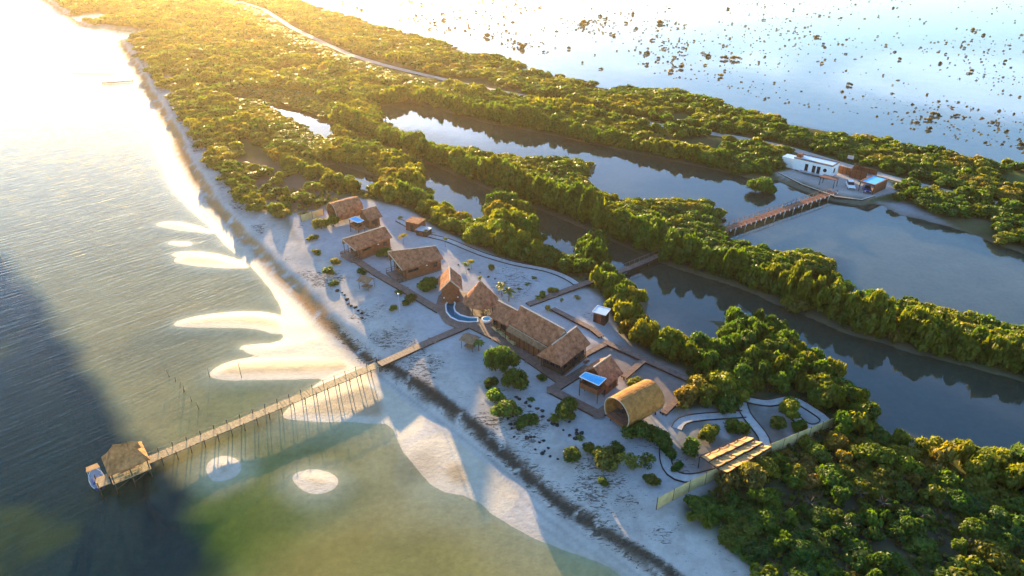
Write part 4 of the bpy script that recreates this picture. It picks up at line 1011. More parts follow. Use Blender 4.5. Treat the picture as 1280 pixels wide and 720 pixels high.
# ------------------------------------------------------------------ bridges
def bridge(name, label, a, b, w, z, nbay, white=True):
    A = Vector((*P(*a, z), z)); B = Vector((*P(*b, z), z)); d = B-A; L = d.length; d.normalize(); n = Vector((-d.y, d.x, 0))
    o = thing(name, label, 'bridge', (A.x, A.y, 0)); e = Vector((A.x, A.y, 0)); k = int(L/.45); dk = MB()
    for i in range(k):
        p = A+d*(L*i/k+.015)-e; q = A+d*(L*(i+1)/k-.015)-e; dz = Vector((0, 0, random.uniform(-.012, .012))); dk.slab([p-n*w/2+dz, q-n*w/2+dz, q+n*w/2+dz, p+n*w/2+dz], .08)
    dk.build('decking', M['wood'] if white else M['deck'], o); be = MB()
    for s in (-1, 1): be.bar(A+n*s*w*.46-e-Vector((0, 0, .25)), B+n*s*w*.46-e-Vector((0, 0, .25)), .16, .3)
    be.build('bearer', M['dark'], o)
    for s in (-1, 1):
        rl = MB(); rl.bar(A+n*s*(w/2-.06)-e+Vector((0, 0, .95)), B+n*s*(w/2-.06)-e+Vector((0, 0, .95)), .08, .1); rl.build('handrail', M['deck'], o)
        for i in range(nbay+1):
            p = A+d*(L*i/nbay)-e+n*s*(w/2-.06)
            MB().bar((p.x, p.y, z-.1), (p.x, p.y, z+1.0), .12).build('rail_post', M['deck'], o)
            if i % 2 == 0: MB().bar((p.x, p.y, -1.2), (p.x, p.y, z-.1), .22, n=7).build('pile', M['plaster'] if white else M['pile'], o)
            if white and s < 0:
                pp = p-n*.1; MB().box((pp.x, pp.y, z-.05), (.2, .2, .55), math.atan2(d.y, d.x)).build('rail_block', M['white'], o)
    return o
bridge('timber_bridge', 'long red-brown timber bridge with pale posts crossing the wide pond to the white building', (902, 288), (1042, 240), 2.3, 1.1, 24)
bridge('footbridge', 'short shaded footbridge over the narrow canal between two mangrove hedges', (783, 336), (838, 313), 1.5, 1.0, 9, False)

# ------------------------------------------------------------------ white building and yard across the pond
fa = P3(993, 196.5, 5.0); fb = P3(1041, 207.5, 5.0); ax = (fb-fa); bl = ax.length; ax.normalize(); brz = math.atan2(ax.y, ax.x); nb = Vector((-ax.y, ax.x, 0)); bd = 5.2
bcn = (fa+fb)/2+nb*bd/2
o = thing('white_building', 'long white flat-roofed building raised on short stilts across the pond', 'building', (bcn.x, bcn.y, 1.0), brz)
b = MB(); h0, h1 = .7, 3.7
for s in (-1, 1): b.box((0, s*(bd/2-.1), (h0+h1)/2), (bl, .2, h1-h0)); b.box((s*(bl/2-.1), 0, (h0+h1)/2), (.2, bd-.41, h1-h0))
b.build('wall', M['white'], o); ro = MB().box((0, .3, h1+.03), (bl-.6, bd-1.2, .1)).build('roof', M['roof_skytint'], o)
pr = MB(); pr.box((0, -bd/2+.32, h1+.14), (bl+.1, .7, .3)); pr.box((0, bd/2-.1, h1+.14), (bl+.1, .25, .3)); pr.box((bl/2-.1, .1, h1+.14), (.25, bd-.9, .3)); pr.build('parapet', M['deck'], ro)
MB().box((-bl/2+.7, -.2, h1+.55), (1.4, 1.8, 1.0)).build('roof_hatch', M['wood'], o)
MB().box((0, 0, .58), (bl+.2, bd+.2, .22)).build('floor_slab', M['white'], o); MB().box((1, -bd/2-.6, .62), (bl-3, 1.0, .14)).build('balcony', M['grey'], o)
for k in range(6):
    for s in (-1, 1): MB().box((-bl/2+.5+(bl-1)*k/5, s*(bd/2-.4), .1), (.35, .35, .72)).build('stilt', M['plaster'], o)
for x in (-1.6, .6, 2.0): add_door(o, (x, -bd/2, h0+.05, -1), .95, 2.1, 'x', M['black'])
wv = MB(); n = 16; wx, wz = bl/2-1.9, 2.2
wv.poly([(wx+.55*math.cos(2*math.pi*k/n), -bd/2-.03, wz+.55*math.sin(2*math.pi*k/n)) for k in range(n)]+[(wx+.55*math.cos(2*math.pi*k/n), -bd/2+.05, wz+.55*math.sin(2*math.pi*k/n)) for k in range(n)], [tuple(range(n)), tuple(range(2*n-1, n-1, -1))]+[(i, n+i, n+(i+1) % n, (i+1) % n) for i in range(n)]); wv.build('round_window', M['black'], o)
add_window(o, (bl/2, -.6, 2.2, 1), .9, 1.2, 'y')
MB().box((-bl/2-2.0, .2, 1.5), (3.9, 3.6, 2.9)).build('annex', M['white'], o); MB().box((-bl/2-2.0, .2, 3.03), (4.1, 3.8, .12)).build('annex_roof', M['roof_skytint'], o)
# little pergola by the bridge head
pq = (P3(1028, 222.5, 3.4)+P3(1046, 221.5, 3.4))/2
o = thing('pergola', 'small red-brown pergola between the white building and the bridge head', 'pergola', (pq.x, pq.y, 1.0), brz)
MB().box((0, 0, 2.45), (4.4, 2.8, .16)).build('roof', M['wood'], o)
for x in (-2, 2):
    for y in (-1.2, 1.2): MB().bar((x, y, -.2), (x, y, 2.4), .14).build('post', M['dark'], o)
# brown yard walls
def yard_wall(label, a, b, h, group='brown timber yard screens'):
    A = Vector((*P(*a, 1), 1)); B = Vector((*P(*b, 1), 1)); o = thing('timber_screen', label, 'screen', (A.x, A.y, 1), 0, group); e = A
    m = MB(); k = int((B-A).length/.3)
    for i in range(k): 
        p = A+(B-A)*(i/k)-e; q = A+(B-A)*((i+.93)/k)-e; m.bar((p.x, p.y, h/2), (q.x, q.y, h/2), .08, h)
    m.build('boarding', M['wood'], o)
    for i in range(4): p = A+(B-A)*(i/3)-e; MB().bar((p.x, p.y, -.2), (p.x, p.y, h+.08), .16).build('post', M['dark'], o)
yard_wall('brown timber screen nearest the end wall of the white building', (1048, 216), (1062, 219.5), 2.2)
yard_wall('brown timber screen stepping back behind the white car', (1062, 221.5), (1081, 226.5), 2.4)
yard_wall('short brown timber screen turned toward the road at the middle of the yard', (1062, 221), (1067, 214), 2.4)
yard_wall('brown timber screen along the road side of the yard', (1067, 213), (1095, 220), 1.8)
# carport
cq = (P3(1074.5, 226.5, 3.8)+P3(1094.5, 232, 3.8)+P3(1110, 223.5, 3.8)+P3(1092, 219.5, 3.8))/4
u0 = P3(1074.5, 226.5, 3.8); u1 = P3(1094.5, 232, 3.8); u2 = P3(1110, 223.5, 3.8); crz = math.atan2((u1-u0).y, (u1-u0).x); cw = (u1-u0).length; cd = (u2-u1).length
o = thing('carport', 'brown timber carport with a blue roof panel at the end of the yard', 'carport', (cq.x, cq.y, 1.0), crz)
rf = MB().box((0, 0, 2.75), (cw-.8, cd-.8, .1)).build('roof_panel', M['blue'], o); rm = MB()
for s in (-1, 1): rm.box((0, s*(cd/2-.2), 2.8), (cw, .4, .3)); rm.box((s*(cw/2-.2), 0, 2.8), (.4, cd-.81, .3))
rm.build('roof_frame', M['wood'], o)
for x in (-cw/2+.3, cw/2-.3):
    for y in (-cd/2+.3, cd/2-.3): MB().bar((x, y, -.2), (x, y, 2.66), .18).build('post', M['dark'], o)
MB().box((cw/2-.32, 0, 1.2), (.12, cd-1.0, 2.4)).build('side_wall', M['wood'], o); MB().box((0, cd/2-.3, 1.2), (cw-1.0, .12, 2.4)).build('back_wall', M['wood'], o)
# quay edge along the plaza
qa = [P(972, 217.5, .6), P(1003, 233, .6), P(1044, 248, .6), P(1076, 252, .6), P(1093, 247, .6)]; o = thing('quay_edge', 'low dark retaining edge between the sandy yard and the pond', 'retaining edge', (*qa[0], 0))
mb = MB(); mb.path([(x-qa[0][0], y-qa[0][1], .68) for x, y in qa], .25, 1.0); mb.build('planking', M['dark'], o); cp = MB(); cp.path([(x-qa[0][0], y-qa[0][1], 1.22) for x, y in qa], .35, .08); cp.build('coping', M['plaster'], o)
# cars
def car(label, px, rz, m, pickup=False):
    o = thing('parked_car', label, 'car', (*P(*px, 1.0), 1.0), rz)
    L, Wd = 4.6, 1.85
    prof = [(-2.3, .42), (-2.3, .95), (-2.2, 1.08), (.75, 1.08), (2.0, .98), (2.28, .82), (2.3, .42)]
    b = MB(); n = len(prof); vs = [(x, -Wd/2, z) for x, z in prof]+[(x, Wd/2, z) for x, z in prof]
    b.poly(vs, [tuple(range(n))[::-1], tuple(range(n, 2*n))]+[(i, (i+1) % n, n+(i+1) % n, n+i) for i in range(n)]); b.build('body', m, o)
    cp_ = [(-1.95 if not pickup else -.5, 1.07), (-1.65 if not pickup else -.35, 1.72), (.1, 1.74), (.85, 1.07)]; g = MB(); k = 4
    vs = [(x, -Wd/2+.1+(.14 if z > 1.2 else 0), z) for x, z in cp_]+[(x, Wd/2-.1-(.14 if z > 1.2 else 0), z) for x, z in cp_]
    g.poly(vs, [tuple(range(k))[::-1], tuple(range(k, 2*k))]+[(i, (i+1) % k, k+(i+1) % k, k+i) for i in range(k)]); g.build('window_glass', M['black'], o)
    x0 = cp_[1][0]; MB().box(((x0+.1)/2, 0, 1.75), (abs(.1-x0)+.02, Wd-.46, .07)).build('roof', m, o)
    for x in (-1.45, 1.45):
        for s in (-1, 1):
            w = MB(); w.bar((x, s*(Wd/2-.22), .36), (x, s*(Wd/2+.01), .36), .72, n=16); w_ = w.build('wheel', M['rubber'], o); MB().bar((x, s*(Wd/2+.012), .36), (x, s*(Wd/2+.03), .36), .4, n=12).build('rim', M['grey'], w_)
    for s in (-1, 1): MB().box((2.29, s*.65, .78), (.06, .38, .16)).build('headlight', M['white'], o); MB().box((-2.31, s*.75, .85), (.05, .22, .2)).build('tail_light', M['wood'], o)
    MB().box((2.31, 0, .58), (.05, 1.5, .2)).build('bumper', M['rubber'], o)
car('white car parked on the sandy yard in front of the brown timber screens', (1062.5, 234.5), R(-105), M['white'])
car('dark blue car parked half under the carport with the blue roof panel', (1083, 239), R(-110), M['navy'])
# small sign by the road
x, y = P(1061, 206, 1); o = thing('road_sign', 'small pale board on two posts beside the road behind the white building', 'sign', (x, y, gz(x, y)), brz)
MB().box((0, 0, 2.3), (1.8, .1, 1.1)).build('panel', M['grey'], o)
for s in (-.6, .6): MB().bar((s, .1, -.2), (s, .1, 2.8), .1).build('post', M['dark'], o)
#PART3
# ------------------------------------------------------------------ vegetation
def crown_arrays(nleaf, size, seed, nblob=8, flat=1.0, core=True):
    """crown of leaf clumps, horizontal radius ~1, height 0..1; returns verts, quads"""
    g = np.random.default_rng(seed); B = []
    for k in range(nblob):
        t = g.uniform(0, 2*math.pi); r = g.uniform(.05, .72)**.8 if k else 0
        z = g.uniform(.28, .72)*(1-.45*r)+.08 if k else .62
        B.append((r*math.cos(t), r*math.sin(t), z, g.uniform(.26, .46) if k else .5))
    B = np.array(B); w = B[:, 3]**2; w /= w.sum()
    i = g.choice(len(B), nleaf, p=w); d = g.normal(size=(nleaf, 3)); d[:, 2] = d[:, 2]*.9+.25; d /= np.linalg.norm(d, axis=1)[:, None]
    rr = B[i, 3]*(g.uniform(.72, 1.06, nleaf)+.12*g.normal(size=nleaf)*(g.random(nleaf) < .25))
    c = B[i, :3]+d*rr[:, None]*np.array([1, 1, .62*flat])
    c[:, 2] = np.maximum(c[:, 2], .02)
    nrm = d+g.normal(size=(nleaf, 3))*.55; nrm /= np.linalg.norm(nrm, axis=1)[:, None]
    up = g.normal(size=(nleaf, 3)); a = np.cross(nrm, up); a /= np.linalg.norm(a, axis=1)[:, None]; b = np.cross(nrm, a)
    s = size*g.uniform(.6, 1.35, nleaf)[:, None]; asp = g.uniform(.55, .9, nleaf)[:, None]
    z = nrm*s*.22
    V = np.stack([c-a*s-b*s*asp*.5, c+a*s*.1-b*s*asp+z, c+a*s+b*s*asp*.5, c-a*s*.1+b*s*asp+z], 1).reshape(-1, 3)
    F = np.arange(nleaf*4).reshape(-1, 4)
    if core:
        vs = []; fs = []; off = len(V)
        for bx, by, bz, br in B:
            m, n = 4, 7; k0 = off+len(vs)
            for p in range(m+1):
                for q in range(n):
                    th = math.pi*(p+.001)/(m+.002); ph = 2*math.pi*q/n; k = br*.72*g.uniform(.85, 1.1)
                    vs.append((bx+k*math.sin(th)*math.cos(ph), by+k*math.sin(th)*math.sin(ph), max(.03, bz+k*.62*flat*math.cos(th))))
            for p in range(m):
                for q in range(n): fs.append((k0+p*n+q, k0+(p+1)*n+q, k0+(p+1)*n+(q+1) % n, k0+p*n+(q+1) % n))
        V = np.concatenate([V, np.array(vs)]); F = np.concatenate([F, np.array(fs)])
    return V, F
def quad_mesh(name, V, F, m, tint=None):
    me = bpy.data.meshes.new(name); me.vertices.add(len(V)); me.vertices.foreach_set('co', V.astype(np.float32).ravel())
    me.loops.add(F.size); me.loops.foreach_set('vertex_index', F.astype(np.int32).ravel())
    me.polygons.add(len(F)); me.polygons.foreach_set('loop_start', np.arange(0, F.size, 4, dtype=np.int32)); me.update(calc_edges=True)
    ca = me.color_attributes.new('tint', 'FLOAT_COLOR', 'POINT'); c = np.ones((len(V), 4), np.float32)
    if tint is not None: c[:, :3] = tint
    ca.data.foreach_set('color', c.ravel()); me.materials.append(m); return me
NEAR = [quad_mesh('crown', *crown_arrays(1500, .085, 100+k, 9+k % 3), M['leaf']) for k in range(6)]
BIG = [quad_mesh('crown', *crown_arrays(2600, .062, 200+k, 12), M['leaf']) for k in range(2)]
THIN = [quad_mesh('crown', *crown_arrays(420, .085, 300+k, 7, core=False), M['leaf']) for k in range(2)]
MIDV = [crown_arrays(400, .14, 400+k, 9) for k in range(7)]
FARV = [crown_arrays(110, .27, 500+k, 6) for k in range(5)]
def trunk_mesh(seed):
    g = random.Random(seed); mb = MB()
    p = Vector((0, 0, -.12)); q = Vector((g.uniform(-.06, .06), g.uniform(-.06, .06), .3)); mb.bar(p, q, .10, n=7, w2=.075)
    for k in range(5):
        t = k*1.26+g.uniform(-.3, .3); r = Vector((.38*math.cos(t), .38*math.sin(t), g.uniform(.45, .62))); m = q.lerp(r, .5)+Vector((0, 0, .05)); mb.bar(q, m, .055, n=5, w2=.04); mb.bar(m, r, .04, n=5, w2=.02)
        s = Vector((.22*math.cos(t), .22*math.sin(t), -.1)); mb.bar(Vector((0, 0, .16)), s, .03, n=5, w2=.02)
    me = bpy.data.meshes.new('trunk'); me.from_pydata(mb.v, [], mb.f); me.update(); me.materials.append(M['bark']); return me
TRUNK = [trunk_mesh(k) for k in range(3)]
GREEN, OLIVE, YEL, RUST, DKG, LIME = (.080, .118, .014), (.122, .130, .015), (.175, .160, .019), (.18, .13, .026), (.056, .094, .014), (.125, .165, .024)
def plant(name, label, cat, x, y, z, r, h, col, group=None, variant=None, trunk=True):
    o = thing(name, label, cat, (x, y, z), random.uniform(0, 6.28), group); o.scale = (r, r*random.uniform(.9, 1.1), h)
    me = variant or random.choice(NEAR); c = link('crown', me, o); c.color = (*[k*random.uniform(.88, 1.12) for k in col], 1)
    if trunk: link('trunk', random.choice(TRUNK), o)
    return o
taken = []
def bush(label, px, r, h, col, name='mangrove_bush', cat='bush', variant=None, z=1.4, group=None):
    x, y = P(*px, z); taken.append((x, y, r)); return plant(name, label, cat, x, y, gz(x, y)-.05, r, h, col, group, variant)
# plants one can point at
bush('tall spreading green tree on the sand between the small shelter and the dining hall boardwalk', (629, 466), 3.12, 5.28, DKG, 'spreading_tree', 'tree', BIG[0])
bush('rounded green tree just seaward of the tall spreading tree on the sand', (643, 486), 2.88, 3.96, GREEN, 'spreading_tree', 'tree', BIG[1])
bush('low dark shrub under the tall spreading tree', (613, 484), 1.3, 1.8, DKG)
bush('dark round shrub beside the broad boardwalk, right of the tall spreading tree', (676, 478), 1.1, 1.4, DKG)
bush('bright green bush at the seaward edge of the sand, upper one of the dune-edge clump', (618, 505), 2.00, 2.42, LIME)
bush('big bright green bush in the middle of the dune-edge clump above the dark wrack line', (634, 520), 2.62, 2.75, LIME, variant=BIG[1])
bush('low dark green bush at the right end of the dune-edge clump, by dark stones', (655, 531), 2.00, 1.65, DKG)
bush('dense green bush on the sand seaward of the zigzag boardwalk', (708, 522), 2.38, 2.86, GREEN, variant=BIG[0])
bush('thin yellow-green bush at the left foot of the dense bush by the zigzag boardwalk', (693, 527), 1.0, 1.3, LIME, variant=THIN[0])
bush('dark green mass of bush directly below the golden barrel cabin', (800, 549), 2.88, 2.86, DKG)
bush('large green bush right of the golden barrel cabin posts', (822, 556), 2.3, 2.8, DKG, variant=BIG[0])
bush('yellow-topped bush on the dune below the golden barrel cabin', (752, 580), 2.38, 2.42, (.13, .125, .025))
bush('dark low bush left of the yellow-topped bush on the dune', (716, 577), 2.00, 1.87, DKG)
bush('sparse pale green bush right of the yellow-topped bush on the dune', (786, 584), 2.38, 2.20, LIME, variant=THIN[1])
bush('sparse grey-green bush by the pale path below the golden barrel cabin', (808, 580), 1.6, 1.8, GREEN, variant=THIN[0])
bush('dark low scrub bush between the dune bushes and the golden barrel cabin', (770, 566), 1.5, 1.3, DKG)
bush('grey-green low bush on the sand left of the pale lower path', (812, 606), 1.5, 1.3, OLIVE)
bush('dark green bush squeezed between the pale lower path and the barrel cabin bushes', (838, 574), 1.5, 1.8, DKG)
bush('low green bush at the left end of the scrub below the zigzag boardwalk', (735, 566), 1.4, 1.2, GREEN)
bush('dark scrub bush on the dune seaward of the cabin porches, the larger one', (409, 342), 2.0, 1.3, DKG)
bush('smaller dark scrub bush on the dune in front of the gable cabin porch', (418, 330), 1.5, 1.1, OLIVE)
bush('dark scrub bush on the dune left of the row of dark stones', (418, 355), 1.3, .9, DKG)
bush('olive bush on the sand between the yellow fence and the gable cabin', (396, 318), 1.5, 1.1, OLIVE)
bush('green shrub filling the gap between the two gabled cabins', (497, 333), 1.6, 1.5, GREEN)
bush('small round green shrub alone on the sand near the dark wrack', (752, 606), 1.0, 1.1, GREEN)
bush('tall sunlit bush inside the loop of pale path, left of the fork', (885, 551), 2.0, 2.7, OLIVE, variant=BIG[1])
bush('round green bush inside the pale path loop close to the tan shade roof', (922, 544), 1.9, 2.3, GREEN)
bush('dark bush left of the tan shade roof', (866, 566), 1.7, 2.2, GREEN)
bush('rounded dark bush in the corner of the lower path beside the shade roof', (846, 588), 1.0, 1.3, DKG)
bush('yellow-leaved tree inside the path enclosure by the fence', (985, 522), 2.3, 3.2, YEL, 'mangrove_bush', 'tree', BIG[0])
bush('olive bush at the left foot of the yellow-leaved tree in the enclosure', (972, 538), 1.9, 2.0, OLIVE)
bush('green bush between the enclosure path and the long fence', (1000, 540), 1.6, 1.8, GREEN)
bush('large dark mangrove at the fork of the pale paths', (908, 512), 2.3, 3.0, DKG)
bush('single round green bush on dark ground just beyond the long fence', (1020, 575), 1.9, 2.6, LIME)
bush('low rusty orange bush on the dark ground beyond the fence', (1015, 606), 2.4, 1.5, RUST)
bush('golden feathery tree against the fence below the tan shade roof', (935, 606), 2.8, 3.6, (.15, .13, .03), 'mangrove_bush', 'tree', BIG[1])
bush('orange-brown feathery bush at the fence left of the golden feathery tree', (908, 612), 1.9, 2.6, (.15, .10, .03))
bush('broad yellow-green thicket tree in the middle of the dark ground beyond the fence', (1085, 580), 3.0, 3.4, OLIVE, 'mangrove_bush', 'tree', BIG[0])
bush('olive bush right of the broad thicket tree beyond the fence', (1128, 590), 2.2, 2.6, OLIVE)
bush('bright yellow bush on the brown heath by the shore, left of the far barrel cabin', (353, 271), 2.8, 1.8, (.24, .17, .03))
bush('small lime green bush on the brown heath beside the distant dune', (341, 262), 1.4, 1.9, LIME)
bush('yellow-green tree in front of the far barrel cabin', (402, 287), 1.9, 2.8, (.16, .16, .03), 'mangrove_bush', 'tree')
bush('green tree half hiding the far barrel cabin', (417, 284), 2.0, 3.2, GREEN, 'mangrove_bush', 'tree')
bush('dark shrub against the side wall of the gable cabin nearest the far barrel cabin', (484, 322), 2.2, 2.2, GREEN)
bush('small grey-green shrub on the dune left of the gable cabin porch', (391, 301), 1.5, 1.4, OLIVE)
bush('airy dark green tree against the side wall of the long thatched cabin', (535, 361), 2.3, 2.6, GREEN, 'mangrove_bush', 'tree')
bush('low dark bush on the sand beside the long boardwalk', (512, 378), 1.9, 1.3, DKG)
bush('round bright green shrub alone on the sand below the long boardwalk', (492, 389), 1.1, 1.3, LIME)
bush('low bush against the long boardwalk, beside the low dark bush', (500, 369), 1.2, 1.0, GREEN)
bush('small shrub at the edge of the long boardwalk near the sand shelter', (452, 344), 1.3, 1.2, DKG)
bush('small yellow plant with dark mulch round it on the blue shaded sand behind the palapa', (615, 340), 1.1, 1.7, (.17, .16, .03), 'sand_shrub', 'shrub')
bush('yellow-green shrub in the corner of the boardwalk behind the dining hall', (679, 372), 1.0, 1.4, (.15, .16, .03), 'sand_shrub', 'shrub')
bush('round yellow shrub beside the boardwalk behind the dining hall', (692, 367), 1.2, 1.2, (.18, .17, .03), 'sand_shrub', 'shrub')
bush('bright yellow young plant beside the dark timber walk', (684, 390), .9, 1.5, (.25, .20, .03), 'sand_shrub', 'shrub', THIN[0])
bush('small yellow young plant on the sand square beyond the dark timber walk', (721, 375), .8, 1.2, (.24, .20, .03), 'sand_shrub', 'shrub', THIN[1])
bush('tiny green plant on the sand square between the dark walk and the boardwalk', (702, 378), .5, 1.0, LIME, 'sand_shrub', 'shrub', THIN[0])
bush('low yellow-green bush at the side of the golden barrel cabin facing the canopy cabin', (793, 484), 1.5, 1.5, (.14, .15, .03), 'sand_shrub', 'shrub')
bush('big round mangrove standing alone in the pond near the bridge', (953, 238), 4.3, 5.4, GREEN, 'mangrove_tree', 'tree', BIG[1], z=.4)
# slender young trees with thin stems and palms on the sand
def sapling(label, px, h, r, col):
    x, y = P(*px, 1.5); z = gz(x, y); o = thing('sapling', label, 'young tree', (x, y, z), random.uniform(0, 6), 'thin stemmed young trees on the shaded sand')
    s = MB(); p = Vector((0, 0, -.1)); q = Vector((.12, .05, h*.55)); e = Vector((.2, .0, h)); s.bar(p, q, .08, n=6, w2=.06); s.bar(q, e, .06, n=6, w2=.03); s.build('trunk', M['bark'], o)
    c = link('crown', random.choice(THIN), o); c.scale = (r, r, r*.9); c.location = (.2, 0, h-.45*r); c.color = (*col, 1); taken.append((x, y, .5))
for px, h, r, col, lab in [((583, 343), 2.2, 1.1, LIME, 'slender young tree with a flat lime crown behind the palapa'), ((590, 339), 2.2, 1.2, (.2, .17, .03), 'slender young tree with a pale yellow crown close behind the lime crowned one'),
        ((504, 306), 2.2, 1.3, (.22, .17, .03), 'yellow young tree on the sand beside the long thatched cabin'), ((500, 281), 1.8, 1.0, (.2, .18, .03), 'small yellow young tree by the pale path next to the storage sheds'),
        ((557, 309), 2.0, .8, OLIVE, 'thin olive young tree near the curved pale path'), ((599, 358), 1.8, .8, OLIVE, 'thin dull green young tree just behind the palapa roof'), ((517, 288), 1.5, .9, (.2, .18, .03), 'small yellow young tree at the corner of the red-brown shed'),
        ((533, 296), 1.5, .9, (.2, .19, .03), 'small yellow young tree beside the pale roofed shed')]: sapling(lab, px, h, r, col)
def palm(label, px, h, nf, fl, col, group='young palms on the resort sand'):
    x, y = P(*px, 1.5); o = thing('young_palm', label, 'palm', (x, y, gz(x, y)), random.uniform(0, 6), group); taken.append((x, y, .8))
    if h > .5:
        t = MB(); t.bar((0, 0, -.1), (.08, 0, h*.5), .2, n=7, w2=.16); t.bar((.08, 0, h*.5), (.05, 0, h), .16, n=7, w2=.13); t.build('trunk', M['bark'], o)
    V = []; F = []
    for k in range(nf):
        a = 2*math.pi*k/nf+random.uniform(-.25, .25); el = random.uniform(.35, 1.1); L = fl*random.uniform(.8, 1.15); d = Vector((math.cos(a), math.sin(a), 0)); sd = Vector((-d.y, d.x, 0)); m = 6
        pts = [Vector((.05, 0, h))+d*(L*t)*math.cos(el*(1-t*.5))+Vector((0, 0, L*(math.sin(el)*t-.75*t*t))) for t in [j/m for j in range(m+1)]]
        for j in range(m):
            w0 = .22*fl*math.sin(math.pi*(j+.3)/(m+.6)); w1 = .22*fl*math.sin(math.pi*(j+1.3)/(m+.6)) if j < m-1 else .01
            for s in (-1, 1):
                b = len(V); V += [pts[j], pts[j+1], pts[j+1]+sd*s*w1-Vector((0, 0, w1*.5)), pts[j]+sd*s*w0-Vector((0, 0, w0*.5))]; F.append((b, b+1, b+2, b+3))
    c = link('fronds', quad_mesh('fronds', np.array([tuple(v) for v in V]), np.array(F), M['leaf']), o); c.color = (*col, 1)
for px, h, nf, fl, col, lab in [((627.5, 371), 2.6, 10, 1.5, (.2, .19, .03), 'taller of the two young palms behind the dining wing'), ((636, 377), 2.3, 10, 1.6, (.13, .15, .03), 'shorter, greener of the two young palms behind the dining wing'),
        ((598.5, 439), 1.9, 10, 1.3, LIME, 'young palm right beside the four-post shelter with a bed'), ((675, 374), .3, 9, 1.6, (.2, .19, .03), 'yellow stemless palm at the boardwalk corner behind the dining hall'),
        ((660, 356), .2, 8, .9, GREEN, 'small stemless palm in the middle of the shaded sand'), ((668, 348), .2, 8, .9, GREEN, 'small stemless palm farthest along the shaded sand, near the hedge'), ((649, 362), .1, 7, .8, DKG, 'dark little palm on the shaded sand behind the dining hall roof'),
        ((664, 501), .2, 8, .9, GREEN, 'little palm on the sand by the row of dark stones'), ((726, 549), .2, 8, .8, GREEN, 'little palm beside the dark stones below the zigzag boardwalk'), ((694, 525), .4, 9, 1.2, LIME, 'low palm at the foot of the dense bush by the zigzag boardwalk')]: palm(lab, px, h, nf, fl, col)

# dark stones lining the dune and scattered on the sand
rock_me = []
for s in range(4):
    bm = bmesh.new(); bmesh.ops.create_icosphere(bm, subdivisions=2, radius=1); g = random.Random(s)
    off = [Vector((g.uniform(-1, 1), g.uniform(-1, 1), g.uniform(-1, 1))).normalized() for _ in range(6)]
    for v in bm.verts:
        k = 1+sum(max(0, v.co.normalized().dot(o)-.55)*-.55 for o in off); v.co = v.co*k*g.uniform(.95, 1.05); v.co.z *= .6
    me = bpy.data.meshes.new('stone'); bm.to_mesh(me); bm.free(); me.materials.append(M['rock']); rock_me.append(me)
def stones(line, n, r, label, group, jit=.35):
    pts = [P(*p, 1.5) for p in line]; S = [0]
    for a, b in zip(pts[:-1], pts[1:]): S.append(S[-1]+math.hypot(b[0]-a[0], b[1]-a[1]))
    for k in range(n):
        s = S[-1]*(k+.5)/n
        for i in range(len(pts)-1):
            if S[i] <= s <= S[i+1]: t = (s-S[i])/(S[i+1]-S[i]); x = pts[i][0]+(pts[i+1][0]-pts[i][0])*t; y = pts[i][1]+(pts[i+1][1]-pts[i][1])*t
        x += random.uniform(-jit, jit); y += random.uniform(-jit, jit); rr = r*random.uniform(.6, 1.25)
        o = link('stone', random.choice(rock_me)); o.location = (x, y, gz(x, y)+rr*.2); o.scale = (rr*random.uniform(.8, 1.3), rr, rr*random.uniform(.7, 1)); o.rotation_euler = (0, 0, random.uniform(0, 6)); tag(o, label, 'stone', group)
stones([(640, 496), (665, 509), (690, 527), (712, 545), (722, 549)], 13, .38, 'dark stone in the curved row edging the sand by the dune-edge clump', 'dark stones edging the sand below the boardwalk')
stones([(712, 531), (722, 534), (731, 546)], 4, .4, 'dark stone lying loose on the sand below the zigzag boardwalk', 'loose dark stones below the zigzag boardwalk', .8)
stones([(423, 362), (436, 378), (448, 388), (456, 398)], 11, .42, 'dark stone in the row along the dune seaward of the round bright shrub', 'dark stones along the dune by the cabins', .5)
stones([(566, 330), (596, 339), (606, 343), (635, 356), (650, 365)], 7, .32, 'small dark lump lying on the blue shaded sand behind the palapa', 'dark lumps on the shaded sand behind the palapa', .9)
stones([(626, 520), (660, 548), (700, 570)], 22, .32, 'dark lump of driftwood or stone on the dune along the wrack line', 'dark lumps on the dune along the wrack', 1.0)

# mangrove woods: the trees that show largest are things of their own, the rest one mass
xs = []
SPECIES_H = []
def candidates(d0, d1, sp):
    n = int(2*d1/sp); gx, gy = np.meshgrid(np.arange(-d1, d1, sp), np.arange(20, d1, sp)); gx = gx.ravel()+RNG.uniform(-.42, .42, gx.size)*sp; gy = gy.ravel()+RNG.uniform(-.42, .42, gy.size)*sp
    d = np.hypot(gx, gy); px, py, _ = project(gx, gy, 2.0); k = (d >= d0) & (d < d1) & (px > -110) & (px < 1400) & (py > -40) & (py < 830) & (gy > 15)
    return gx[k], gy[k]
parts = [candidates(0, 150, 2.2), candidates(150, 300, 2.75), candidates(300, 820, 4.6)]
def row(line, off, sp):
    pts = np.array(line); out = []
    for a, b in zip(pts[:-1], pts[1:]):
        L = np.hypot(*(b-a)); k = max(1, int(L/sp)); n = np.array([-(b-a)[1], (b-a)[0]])/L
        for i in range(k): out.append(a+(b-a)*(i+RNG.uniform(0, 1))/k+n*off+RNG.uniform(-.5, .5, 2))
    return np.array(out)
HEDGE1 = CANAL[1:18]
hed = np.concatenate([row(HEDGE1, o_, 2.4) for o_ in (1.9, 4.2)]+[row(LAGOON_IN[0:8], o_, 2.6) for o_ in (2.0, 4.6)])
px, py, _ = project(hed[:, 0], hed[:, 1], 2.0); hed = hed[(px > -110) & (px < 1400) & (py > -40)]
